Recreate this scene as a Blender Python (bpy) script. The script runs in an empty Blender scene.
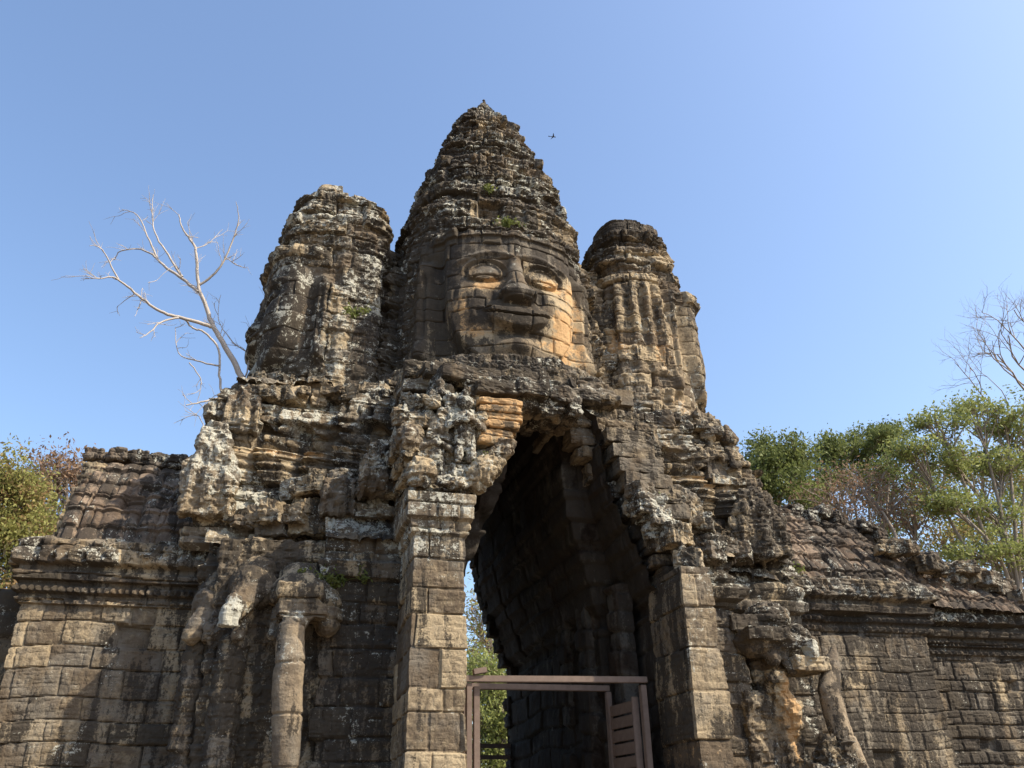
import bpy, math, random
import numpy as np
from mathutils import Vector
R = math.radians
SC = bpy.context.scene
COL = SC.collection
rng = np.random.default_rng(7)
random.seed(7)

# ------------------------------------------------------------------ camera, sky, sun, exposure
CAM = np.array([-4.7, -13.2, 1.6]); YAW, PITCH, ROLL, FPX = 16.0, 27.0, -1.3, 858.0
cam = bpy.data.cameras.new('camera'); camo = bpy.data.objects.new('camera', cam); COL.objects.link(camo)
cam.sensor_width = 36; cam.lens = 36*FPX/1024; cam.clip_end = 6000
_y, _p, _r = R(YAW), R(PITCH), R(ROLL)
FW = np.array([math.sin(_y)*math.cos(_p), math.cos(_y)*math.cos(_p), math.sin(_p)])
RT = np.array([math.cos(_y), -math.sin(_y), 0]); UP = np.cross(RT, FW)
RT, UP = RT*math.cos(_r)+UP*math.sin(_r), -RT*math.sin(_r)+UP*math.cos(_r)
from mathutils import Matrix
camo.matrix_world = Matrix(((RT[0], UP[0], -FW[0], CAM[0]), (RT[1], UP[1], -FW[1], CAM[1]),
                            (RT[2], UP[2], -FW[2], CAM[2]), (0, 0, 0, 1)))
SC.camera = camo

SUN_AZ, SUN_EL = 122.0, 45.0        # azimuth clockwise from +Y
w = bpy.data.worlds.new("World"); SC.world = w; w.use_nodes = True
nt = w.node_tree; bg = nt.nodes['Background']
sky = nt.nodes.new('ShaderNodeTexSky'); sky.sky_type = 'NISHITA'; sky.sun_disc = False
sky.sun_elevation = R(SUN_EL); sky.sun_rotation = R(SUN_AZ)
sky.air_density = 1.1; sky.dust_density = 2.4; sky.ozone_density = 3.2; sky.altitude = 20
nt.links.new(sky.outputs[0], bg.inputs[0]); bg.inputs[1].default_value = 0.15
sun = bpy.data.lights.new('sun', 'SUN'); suno = bpy.data.objects.new('sun', sun); COL.objects.link(suno)
sun.energy = 3.8; sun.angle = R(0.5); sun.color = (1.0, 0.90, 0.73)
sd = Vector((math.sin(R(SUN_AZ))*math.cos(R(SUN_EL)), math.cos(R(SUN_AZ))*math.cos(R(SUN_EL)), math.sin(R(SUN_EL))))
suno.rotation_euler = sd.to_track_quat('Z', 'Y').to_euler(); suno.location = (30, -30, 40)
SC.view_settings.view_transform = 'Standard'; SC.view_settings.look = 'None'
SC.view_settings.exposure = 0.92; SC.view_settings.gamma = 1

# ------------------------------------------------------------------ helpers
def at(px, py, Y):
    """point on the vertical plane Y seen at a photograph pixel"""
    d = FW*FPX + RT*(px-512) - UP*(py-384)
    return CAM + d*((Y-CAM[1])/d[1])

_T = rng.random((64, 64, 64)).astype(np.float32)
def vnoise(p):
    i = np.floor(p).astype(np.int32); f = (p-i).astype(np.float32); f = f*f*(3-2*f)
    x0, y0, z0 = (i & 63).T; x1, y1, z1 = ((i+1) & 63).T
    fx, fy, fz = f.T
    c = lambda a, b, t: a+(b-a)*t
    return c(c(c(_T[x0, y0, z0], _T[x1, y0, z0], fx), c(_T[x0, y1, z0], _T[x1, y1, z0], fx), fy),
             c(c(_T[x0, y0, z1], _T[x1, y0, z1], fx), c(_T[x0, y1, z1], _T[x1, y1, z1], fx), fy), fz)
def fbm(p, s=1.0, o=4, off=0.0, ridged=False):
    """about -1..1"""
    r = 0; a = 1; t = 0
    for k in range(o):
        n = vnoise(p*s+off+k*17.3)*2-1
        if ridged: n = 1-2*np.abs(n)
        r = r+a*n; t += a; a *= .52; s *= 2.07
    return r/t*1.25
def hsh(*a):
    v = 0
    for k, x in enumerate(a): v = v+np.asarray(x, dtype=np.float64)*(12.9898+k*65.2331)
    v = np.sin(v)*43758.5453
    return v-np.floor(v)
g = lambda x, s: np.exp(-(x/s)**2)
ss = lambda a, b, x: (lambda t: t*t*(3-2*t))(np.clip((x-a)/(b-a), 0, 1))

def blockpat(s, z, ch=.42, bw=.75, seed=0.0):
    """irregular ashlar: distance to the nearest joint, three random numbers per stone, position in the stone"""
    zz = z+.05*np.sin(s*.9+seed)+.03*np.sin(s*2.3+seed*2)
    n = int(34/ch); hs = ch*(.7+.6*hsh(np.arange(n), seed+3)); zb = np.concatenate([[-3.], -3+np.cumsum(hs)])
    c = np.clip(np.searchsorted(zb, zz)-1, 0, n-1)
    dz = np.minimum(zz-zb[c], zb[c+1]-zz); lz = (zz-zb[c])/(zb[c+1]-zb[c])
    bwc = bw*(.75+.5*hsh(c, seed+9)); q = s/bwc+hsh(c, seed+5)*7
    i = np.floor(q); b0 = i+.38*(2*hsh(i, c, seed)-1); b1 = i+1+.38*(2*hsh(i+1, c, seed)-1)
    i = np.where(q < b0, i-1, np.where(q >= b1, i+1, i))
    b0 = i+.38*(2*hsh(i, c, seed)-1); b1 = i+1+.38*(2*hsh(i+1, c, seed)-1)
    ds = np.minimum(q-b0, b1-q)*bwc; ls = (q-b0)/(b1-b0)
    return np.minimum(ds, dz), hsh(i, c, seed+1), hsh(i, c, seed+2), hsh(i, c, seed+7), ls, lz, dz
def stones(P, s, z, ch, bw, seed, amp=.04, groove=.05, gw=.022, tilt=.04, lost=.04, drop=.12):
    d, r1, r2, r3, ls, lz, dz = blockpat(s, z, ch, bw, seed)
    o = amp*(2*r1-1)+tilt*(r2-.5)*(ls-.5)+tilt*(r3-.5)*(lz-.5)
    o -= np.where(hsh(r1*91, r2*37) < lost, drop, 0)*ss(0, .04, d)
    wob = gw*(1+.7*fbm(P, 2.1, 2, 5.))
    o -= groove*np.exp(-(d/np.maximum(wob, .008))**2)+.008*np.exp(-d/.04)
    return o, r1, d

def frag(P, s, z, amp, seed):
    """broken carved surface: small chips at two sizes"""
    a, r1, _ = stones(P*1.7+seed, s+.07*fbm(P, 2.5, 2, 1.), z+.06*fbm(P, 2.9, 2, 3.), .21, .27, seed+31, amp=amp, groove=amp*.8, gw=.018, tilt=amp*1.6, lost=.12, drop=amp*1.6)
    b, _, _ = stones(P*2.3+seed, s+.05*fbm(P, 4, 2, 2.), z+.04*fbm(P, 4, 2, 5.), .10, .13, seed+47, amp=amp*.4, groove=amp*.35, gw=.012, tilt=amp*.8, lost=.08, drop=amp*.8)
    return a+b
def link(o, parent=None):
    COL.objects.link(o)
    if parent is not None: o.parent = parent
    return o
def mk(name, V, F, mat, parent=None, mask=None, aux=None, smooth=None):
    V = np.asarray(V, dtype=np.float32); F = np.asarray(F, dtype=np.int32)
    me = bpy.data.meshes.new(name); k = F.shape[1]
    if smooth is None: smooth = mat not in (STONE, ROOFM, TRUNKM) or 'face' in name
    me.vertices.add(len(V)); me.vertices.foreach_set('co', V.ravel())
    me.loops.add(F.size); me.loops.foreach_set('vertex_index', F.ravel())
    me.polygons.add(len(F)); me.polygons.foreach_set('loop_start', np.arange(0, F.size, k, dtype=np.int32))
    me.polygons.foreach_set('loop_total', np.full(len(F), k, dtype=np.int32))
    me.polygons.foreach_set('use_smooth', np.full(len(F), smooth)); me.update(calc_edges=True); me.validate()
    for nm, A in (('mask', mask), ('aux', aux)):
        if A is not None:
            c = np.zeros((len(V), 4), dtype=np.float32); c[:, :A.shape[1]] = A; c[:, 3] = 1
            at_ = me.attributes.new(nm, 'FLOAT_COLOR', 'POINT'); at_.data.foreach_set('color', c.ravel())
    me.materials.append(mat)
    return link(bpy.data.objects.new(name, me), parent)
def tag(o, label=None, cat=None, group=None, kind=None):
    for k, v in (('label', label), ('category', cat), ('group', group), ('kind', kind)):
        if v: o[k] = v
    return o
def empty(name, loc=(0, 0, 0), parent=None):
    o = bpy.data.objects.new(name, None); o.location = loc; return link(o, parent)
def gridfaces(nu, nv, wrap=False):
    i = np.arange(nu if wrap else nu-1)[:, None]; j = np.arange(nv-1)[None, :]; i2 = (i+1) % nu
    return np.stack([i*nv+j, i2*nv+j, i2*nv+j+1, i*nv+j+1], -1).reshape(-1, 4)

# ------------------------------------------------------------------ materials
def newmat(name):
    m = bpy.data.materials.new(name); m.use_nodes = True; n = m.node_tree; b = n.nodes['Principled BSDF']
    b.inputs['Roughness'].default_value = .9; b.inputs['Specular IOR Level'].default_value = .2
    return m, n, b
def N(n, t, **k):
    x = n.nodes.new(t)
    for a, v in k.items():
        if hasattr(x, a): setattr(x, a, v)
        else: x.inputs[a.replace('_', ' ')].default_value = v
    return x
def noise(n, vec, scale, detail=5, rough=.6, dist=0):
    x = N(n, 'ShaderNodeTexNoise', Scale=scale, Detail=detail, Roughness=rough, Distortion=dist); n.links.new(vec, x.inputs['Vector']); return x.outputs[0]
def math_(n, op, a, b=None, c=None, clamp=False):
    x = N(n, 'ShaderNodeMath', operation=op); x.use_clamp = clamp
    for i, v in enumerate((a, b, c)):
        if v is None: continue
        if isinstance(v, (int, float)): x.inputs[i].default_value = v
        else: n.links.new(v, x.inputs[i])
    return x.outputs[0]
def sstep(n, v, a, b):
    x = N(n, 'ShaderNodeMapRange', interpolation_type='SMOOTHSTEP'); n.links.new(v, x.inputs[0])
    x.inputs[1].default_value = a; x.inputs[2].default_value = b; return x.outputs[0]
def mix(n, f, a, b):
    x = N(n, 'ShaderNodeMix', data_type='RGBA'); 
    if isinstance(f, (int, float)): x.inputs[0].default_value = f
    else: n.links.new(f, x.inputs[0])
    for i, v in ((6, a), (7, b)):
        if isinstance(v, tuple): x.inputs[i].default_value = (*v, 1)
        else: n.links.new(v, x.inputs[i])
    return x.outputs[2]

def stone_mat(name, c0=(.115, .085, .056), c1=(.36, .28, .175), orange=(.50, .31, .145), bump=.03):
    m, n, b = newmat(name); tc = N(n, 'ShaderNodeTexCoord').outputs['Object']
    ge = N(n, 'ShaderNodeNewGeometry')
    mk_ = N(n, 'ShaderNodeSeparateColor'); a1 = N(n, 'ShaderNodeAttribute', attribute_name='mask'); n.links.new(a1.outputs['Color'], mk_.inputs[0])
    ax_ = N(n, 'ShaderNodeSeparateColor'); a2 = N(n, 'ShaderNodeAttribute', attribute_name='aux'); n.links.new(a2.outputs['Color'], ax_.inputs[0])
    OR, DK, LI = mk_.outputs; BR, GR, _ = ax_.outputs
    n1 = noise(n, tc, 1.3, 6, .62); n2 = noise(n, tc, 7, 8, .7); n3 = noise(n, tc, 34, 5, .7)
    mp = N(n, 'ShaderNodeMapping'); mp.inputs['Scale'].default_value = (3.2, 3.2, .55); n.links.new(tc, mp.inputs[0])
    st = noise(n, mp.outputs[0], 1.1, 6, .65)
    base = mix(n, sstep(n, math_(n, 'ADD', math_(n, 'MULTIPLY', math_(n, 'SUBTRACT', n2, .5), 2.2), BR), .05, .95), c0, c1)
    base = mix(n, math_(n, 'MULTIPLY', sstep(n, math_(n, 'SUBTRACT', n1, math_(n, 'MULTIPLY', OR, .2)), .52, .72), .45), base, mix(n, n2, (.12, .108, .09), (.29, .27, .225)))
    # bare orange sandstone
    o = math_(n, 'ADD', OR, math_(n, 'MULTIPLY', math_(n, 'SUBTRACT', n2, .5), 2.2))
    base = mix(n, sstep(n, o, .34, .62), base, mix(n, n3, (.40, .255, .13), orange))
    # green algae
    gg = math_(n, 'ADD', GR, math_(n, 'MULTIPLY', math_(n, 'SUBTRACT', n2, .5), .9))
    base = mix(n, math_(n, 'MULTIPLY', sstep(n, gg, .35, .8), .75), base, (.10, .115, .07))
    # black crust, partly in runs
    k = math_(n, 'ADD', DK, math_(n, 'MULTIPLY', math_(n, 'SUBTRACT', math_(n, 'ADD', math_(n, 'MULTIPLY', st, .6), math_(n, 'MULTIPLY', n2, .4)), .5), 4.6))
    k = math_(n, 'ADD', k, math_(n, 'MULTIPLY', math_(n, 'SUBTRACT', n3, .5), 1.0))
    k = math_(n, 'ADD', k, math_(n, 'MULTIPLY', math_(n, 'SUBTRACT', n1, .5), 1.2))
    k = math_(n, 'SUBTRACT', k, math_(n, 'MULTIPLY', math_(n, 'MAXIMUM', OR, 0.), .9))
    base = mix(n, math_(n, 'MULTIPLY', sstep(n, k, -.05, .26), .90), base, mix(n, n2, (.018, .0155, .013), (.055, .044, .034)))
    # pale lichen
    v = N(n, 'ShaderNodeTexVoronoi', Scale=9.0, feature='F1'); n.links.new(tc, v.inputs['Vector']); v.inputs['Randomness'].default_value = 1
    sp = N(n, 'ShaderNodeSeparateXYZ'); n.links.new(ge.outputs['Normal'], sp.inputs[0])
    l = math_(n, 'ADD', LI, math_(n, 'MULTIPLY', math_(n, 'SUBTRACT', n2, .5), 3.0))
    l = math_(n, 'ADD', l, math_(n, 'MULTIPLY', math_(n, 'SUBTRACT', n3, .5), 1.9))
    l = math_(n, 'ADD', l, math_(n, 'MULTIPLY', math_(n, 'SUBTRACT', n1, .5), 1.6))
    l = math_(n, 'ADD', l, math_(n, 'MULTIPLY', sp.outputs[2], .10))
    l = math_(n, 'SUBTRACT', l, math_(n, 'MULTIPLY', v.outputs['Distance'], .2))
    base = mix(n, math_(n, 'MULTIPLY', sstep(n, l, .40, .56), .85), base, mix(n, n3, (.30, .285, .225), (.58, .56, .47)))
    n.links.new(base, b.inputs['Base Color'])
    bp = N(n, 'ShaderNodeBump', Strength=.9, Distance=bump*1.2)
    n4 = noise(n, tc, 13, 8, .72)
    n.links.new(math_(n, 'ADD', n4, math_(n, 'MULTIPLY', n3, .35)), bp.inputs['Height']); n.links.new(bp.outputs[0], b.inputs['Normal'])
    b.inputs['Roughness'].default_value = .95
    return m
STONE = stone_mat('weathered_sandstone')
ROOFM = stone_mat('roof_sandstone', (.10, .07, .048), (.25, .185, .13), (.42, .25, .11))
INNER = stone_mat('shaded_passage_sandstone', (.016, .011, .008), (.045, .030, .021), (.16, .095, .06))  # darker copy of the stone: the passage's shade is put into its colour
TRUNKM = stone_mat('smooth_sandstone', (.13, .10, .07), (.29, .225, .15), (.38, .27, .16), .03)

def plain(name, c, rough=.8, vary=.25, scale=8.):
    m, n, b = newmat(name); tc = N(n, 'ShaderNodeTexCoord').outputs['Object']; f = noise(n, tc, scale, 6, .65)
    n.links.new(mix(n, f, tuple(x*(1-vary*1.4) for x in c), tuple(x*(1+vary*1.4) for x in c)), b.inputs['Base Color'])
    b.inputs['Roughness'].default_value = rough
    bp = N(n, 'ShaderNodeBump', Strength=.4, Distance=.01); n.links.new(f, bp.inputs['Height']); n.links.new(bp.outputs[0], b.inputs['Normal'])
    return m
def leafmat(name, c0, c1, c2=None):
    m, n, b = newmat(name); a = N(n, 'ShaderNodeAttribute', attribute_name='aux'); s = N(n, 'ShaderNodeSeparateColor'); n.links.new(a.outputs['Color'], s.inputs[0])
    c = mix(n, s.outputs[0], c0, c1)
    if c2: c = mix(n, sstep(n, s.outputs[1], .55, .8), c, c2)
    n.links.new(c, b.inputs['Base Color']); b.inputs['Roughness'].default_value = .6
    t = N(n, 'ShaderNodeBsdfTranslucent'); n.links.new(c, t.inputs[0]); ms = N(n, 'ShaderNodeMixShader'); ms.inputs[0].default_value = .4
    n.links.new(b.outputs[0], ms.inputs[1]); n.links.new(t.outputs[0], ms.inputs[2]); n.links.new(ms.outputs[0], n.nodes['Material Output'].inputs[0])
    return m
BARK = plain('bark', (.27, .22, .17)); PALEBARK = plain('pale_bark', (.40, .35, .30)); WOOD = plain('painted_timber', (.165, .12, .095), .75, .3, 9)
LEAF_DARK = leafmat('leaves_dark', (.085, .11, .035), (.24, .265, .085)); LEAF_LIGHT = leafmat('leaves_light', (.15, .18, .05), (.34, .36, .12))
LEAF_RED = leafmat('leaves_russet', (.17, .10, .065), (.30, .20, .12)); LEAF_MIX = leafmat('leaves_yellowing', (.16, .17, .05), (.36, .34, .11), (.30, .19, .09))

# ------------------------------------------------------------------ setting: ground and road
def ground_mat(name, c0, c1):
    m, n, b = newmat(name); tc = N(n, 'ShaderNodeTexCoord').outputs['Object']
    f = noise(n, tc, .6, 8, .6); h = noise(n, tc, 18, 6, .7)
    n.links.new(mix(n, sstep(n, math_(n, 'ADD', math_(n, 'MULTIPLY', f, .6), math_(n, 'MULTIPLY', h, .4)), .3, .7), c0, c1), b.inputs['Base Color'])
    bp = N(n, 'ShaderNodeBump', Strength=.5, Distance=.03); n.links.new(h, bp.inputs['Height']); n.links.new(bp.outputs[0], b.inputs['Normal'])
    return m
def sheet(name, x0, x1, y0, y1, z, m, k):
    V = [(x0, y0, z), (x1, y0, z), (x1, y1, z), (x0, y1, z)]
    o = mk(name, V, [(0, 1, 2, 3)], m); tag(o, kind='structure'); return o
tag(sheet('ground', -2500, 2500, -2500, 2500, 0, ground_mat('dusty_earth', (.10, .075, .045), (.20, .15, .10)), 0), 'dry dusty brown earth around the gate', 'ground')
tag(sheet('road', -1.45, 1.45, -300, 300, .006, ground_mat('road_dust', (.15, .12, .09), (.22, .18, .14)), 0), 'dusty pale road running through the gate', 'road')

# ------------------------------------------------------------------ generators for masonry
def colours(P, r1, dark=.0, lich=.0, orange=-.6, green=-1., extra=None, seed=0.):
    n = len(P); low = fbm(P, .45, 3, seed+3); mid = fbm(P, 1.6, 3, seed+11)
    M = np.stack([np.full(n, orange)+.35*mid+.25*(r1-.5), np.full(n, dark+.07)+.5*low+.5*(r1-.5), np.full(n, lich+.09)+.35*mid], -1)
    A = np.stack([r1, np.full(n, green)+.5*low, np.zeros(n)], -1)
    if extra is not None: extra(P, M, A)
    return M, A

def wall(name, path, z0, z1, prof=None, relief=None, mat=None, parent=None, res=.03, ch=.42, bw=.8, seed=1., amp=.03,
         rough=.02, carve=0., col={}, topjag=0., stone_kw={}, zres=None, chips=0.):
    """masonry face that follows a footprint line; outward is to the right of travel"""
    mat = mat or STONE; path = np.array(path, float); seg = path[1:]-path[:-1]; L = np.hypot(*seg.T); t = seg/L[:, None]
    nrm = np.stack([t[:, 1], -t[:, 0]], 1); miter = []
    for i in range(len(path)):
        a = nrm[max(i-1, 0)]; b = nrm[min(i, len(seg)-1)]; m = a+b; miter.append(m/max(.3, 1+a@b))
    miter = np.array(miter); PX, NN, S = [], [], []; s0 = 0
    for i in range(len(seg)):
        k = max(2, int(L[i]/res)+1); f = np.linspace(0, 1, k, endpoint=(i == len(seg)-1))
        PX.append(path[i]+f[:, None]*seg[i]); NN.append(miter[i]*(1-f)[:, None]+miter[i+1]*f[:, None]); S.append(s0+f*L[i]); s0 += L[i]
    PX = np.concatenate(PX); NN = np.concatenate(NN); S = np.concatenate(S)
    Z = np.linspace(z0, z1, int((z1-z0)/(zres or res))+1); nu, nv = len(S), len(Z)
    s = np.repeat(S, nv); z = np.tile(Z, nu); n2 = np.repeat(NN, nv, 0); p2 = np.repeat(PX, nv, 0)
    P = np.column_stack([p2, z]); off = np.zeros(len(z)) if prof is None else np.interp(z, *np.array(prof).T)
    o, r1, d = stones(P+seed, s, z, ch, bw, seed, amp=amp, **stone_kw)
    o = o+rough*fbm(P, 2.2, 5, seed)+off
    if carve: o = o+carve*fbm(P, 5.5, 4, seed+2, ridged=True)
    if chips: o = o+frag(P, s, z, chips, seed)
    if relief is not None: o = o+relief(P, s, z)
    P[:, :2] += n2*o[:, None]
    if topjag:
        k = ss(z1-.6, z1, z); P[:, 2] += k*topjag*(np.floor(3*fbm(np.column_stack([s*1.1, s*0+seed, s*0]), 1, 3))/3-.2)
    M, A = colours(P, r1, seed=seed, **col)
    return mk(name, P, gridfaces(nu, nv), mat, parent, M, A)

def curved(name, P0, relief, mat, parent, seed=1., ch=.42, bw=.45, col={}, amp=.03, rough=.02, carve=0., wrap=False, **kw):
    """masonry over any (nu, nv, 3) grid of base points"""
    nu, nv, _ = P0.shape; du = np.gradient(P0, axis=0); dv = np.gradient(P0, axis=1)
    n = np.cross(du, dv); n /= np.linalg.norm(n, axis=2, keepdims=True)+1e-9
    s = np.cumsum(np.linalg.norm(du, axis=2), 0); v = np.cumsum(np.linalg.norm(dv, axis=2), 1)
    P = P0.reshape(-1, 3).copy(); s = s.ravel(); v = v.ravel()
    o, r1, d = stones(P+seed, s, v, ch, bw, seed, amp=amp, **kw); o += rough*fbm(P, 2.2, 5, seed)
    if carve: o += carve*fbm(P, 5.5, 4, seed+2, ridged=True)
    if relief is not None: o += relief(P, s, v)
    P += n.reshape(-1, 3)*o[:, None]; M, A = colours(P, r1, seed=seed, **col)
    return mk(name, P, gridfaces(nu, nv, wrap), mat, parent, M, A)

# a rounded stone: unit cube shell with n subdivisions
def _cubeshell(n):
    V, F, idx = [], [], {}
    def vid(p):
        k = tuple(np.round(p, 5))
        if k not in idx: idx[k] = len(V); V.append(k)
        return idx[k]
    for ax in range(3):
        for sg in (-1, 1):
            for i in range(n):
                for j in range(n):
                    q = []
                    for a, b in ((i, j), (i+1, j), (i+1, j+1), (i, j+1)):
                        p = [0, 0, 0]; p[ax] = sg; p[(ax+1) % 3] = -1+2*a/n; p[(ax+2) % 3] = -1+2*b/n; q.append(vid(p))
                    F.append(q if sg > 0 else q[::-1])
    return np.array(V), np.array(F)
CV, CF = _cubeshell(13)
def mass(name, B, mat=None, parent=None, seed=1., rough=.03, carve=.02, rnd=.35, col={}, chips=.022):
    """many irregular stones (centre xyz, half sizes xyz, rotation z) as one mesh"""
    B = np.array(B, float); n = len(B); nv = len(CV)
    e = 1-.10*rnd*(np.abs(CV[:, [1, 2, 0]])**6+np.abs(CV[:, [2, 0, 1]])**6)
    L = CV*e; half = B[:, 3:6]; P = L[None]*half[:, None]
    c, s_ = np.cos(B[:, 6]), np.sin(B[:, 6]); tl = (hsh(np.arange(n), seed)-.5)*.06
    X = P[..., 0]*c[:, None]-P[..., 1]*s_[:, None]; Y = P[..., 0]*s_[:, None]+P[..., 1]*c[:, None]; Zz = P[..., 2]+X*tl[:, None]
    P = np.stack([X, Y, Zz], -1)+B[:, None, :3]; nr = L/np.linalg.norm(L, axis=1, keepdims=True)
    P = P.reshape(-1, 3); o = rough*fbm(P, 3.1, 4, seed)+1.3*carve*fbm(P, 8, 4, seed+1, ridged=True)+carve*1.2*np.floor(3*fbm(P, 4.5, 2, seed+6))/3
    if chips: o = o+frag(P, P[:, 0]*.85+P[:, 1]*.6+50, P[:, 2], chips, seed)
    P += np.tile(nr, (n, 1))*o[:, None]; r1 = np.repeat(hsh(np.arange(n), seed+2), nv)
    M, A = colours(P, r1, seed=seed, **col)
    F = (CF[None]+(np.arange(n)*nv)[:, None, None]).reshape(-1, 4)
    return mk(name, P, F, mat or STONE, parent, M, A)
def inpoly(x, z, poly):
    c = False; j = len(poly)-1
    for i in range(len(poly)):
        (xi, zi), (xj, zj) = poly[i], poly[j]
        if (zi > z) != (zj > z) and x < (xj-xi)*(z-zi)/(zj-zi)+xi: c = not c
        j = i
    return c
def courses(poly, yf, yb, ch=.36, bw=.62, seed=1, jit=.07, rot=.05):
    """stones in courses that fill an outline in x, z; yf = front depth (number or function)"""
    rr = random.Random(seed); zs = [p[1] for p in poly]; xs = [p[0] for p in poly]; B = []; z = min(zs)
    while z < max(zs):
        h = ch*rr.uniform(.75, 1.3); zc = z+h/2; hit = [x for x in np.arange(min(xs), max(xs), .04) if inpoly(x, zc, poly)]
        if hit:
            runs = [[hit[0], hit[0]]]
            for x in hit[1:]:
                if x-runs[-1][1] > .06: runs.append([x, x])
                else: runs[-1][1] = x
            for a, b in runs:
                x = a
                while x < b:
                    wd = bw*rr.uniform(.6, 1.4)
                    if b-x-wd < .25: wd = max(b-x, .15)
                    xc = x+wd/2; f = yf(xc, zc) if callable(yf) else yf; f += rr.uniform(-jit, jit)
                    B.append((xc, (f+yb)/2, zc, wd/2-.006, abs(yb-f)/2, h/2-.005, rr.uniform(-rot, rot))); x += wd
        z += h
    return B

def blob(name, prims, mat, parent, voxel=.035, rough=.02, carve=.015, seed=1., col={}, extra_disp=None, chips=.022):
    """soft solid: overlapping ellipsoids ('e', centre, radii), tapered rods ('r', a, b, ra, rb) and boxes ('b', centre, half) fused by a voxel remesh"""
    import bmesh
    bm = bmesh.new()
    for p in prims:
        if p[0] == 'e':
            bmesh.ops.create_icosphere(bm, subdivisions=4, radius=1, matrix=Matrix.Translation(p[1]) @ Matrix.Diagonal((*p[2], 1)))
        elif p[0] == 'r':
            a, b = Vector(p[1]), Vector(p[2]); d = b-a
            mt = Matrix.Translation((a+b)/2) @ d.to_track_quat('Z', 'Y').to_matrix().to_4x4()
            bmesh.ops.create_cone(bm, cap_ends=True, segments=28, radius1=p[3], radius2=p[4], depth=d.length, matrix=mt)
            for q, rr in ((a, p[3]), (b, p[4])): bmesh.ops.create_icosphere(bm, subdivisions=3, radius=rr, matrix=Matrix.Translation(q))
        else:
            bmesh.ops.create_cube(bm, size=2, matrix=Matrix.Translation(p[1]) @ Matrix.Rotation(p[3] if len(p) > 3 else 0, 4, 'Z') @ Matrix.Diagonal((*p[2], 1)))
    me = bpy.data.meshes.new('tmp'); bm.to_mesh(me); bm.free(); o = bpy.data.objects.new('tmp', me); COL.objects.link(o)
    for _ in (0,): pass
    md = o.modifiers.new('r', 'REMESH'); md.mode = 'VOXEL'; md.voxel_size = voxel
    ms = o.modifiers.new('s', 'SMOOTH'); ms.iterations = 3; ms.factor = .5
    ev = o.evaluated_get(bpy.context.evaluated_depsgraph_get()); m2 = ev.to_mesh()
    P = np.zeros(len(m2.vertices)*3, dtype=np.float32); m2.vertices.foreach_get('co', P); P = P.reshape(-1, 3).astype(float)
    nr = np.zeros(len(P)*3, dtype=np.float32); m2.vertices.foreach_get('normal', nr); nr = nr.reshape(-1, 3)
    F = np.array([tuple(f.vertices) for f in m2.polygons if len(f.vertices) == 4]); ev.to_mesh_clear()
    bpy.data.objects.remove(o); bpy.data.meshes.remove(me)
    d = rough*fbm(P, 2.6, 4, seed)+carve*fbm(P, 8, 3, seed+1, ridged=True)
    if extra_disp is not None: d = d+extra_disp(P)
    if chips: d = d+frag(P, P[:, 0]*.85+P[:, 1]*.6+50, P[:, 2], chips, seed)
    P += nr*d[:, None]; r1 = hsh(np.floor(P[:, 2]/.4), seed)
    M, A = colours(P, r1, seed=seed, **col)
    return mk(name, P, F, mat, parent, M, A)

# ------------------------------------------------------------------ the gate
GATE = tag(empty('stone_gate', (0, 3, 0)), 'ancient stone gate with three carved towers, a giant calm face and tall pointed passage', 'temple gate')
def child(o): 
    return o
class _G: pass
# parts are built in world coordinates; give the empty its offset once, at the end
def part(name, parent=None):
    return empty(name, (0, 0, 0), parent if parent is not None else GATE)

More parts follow.
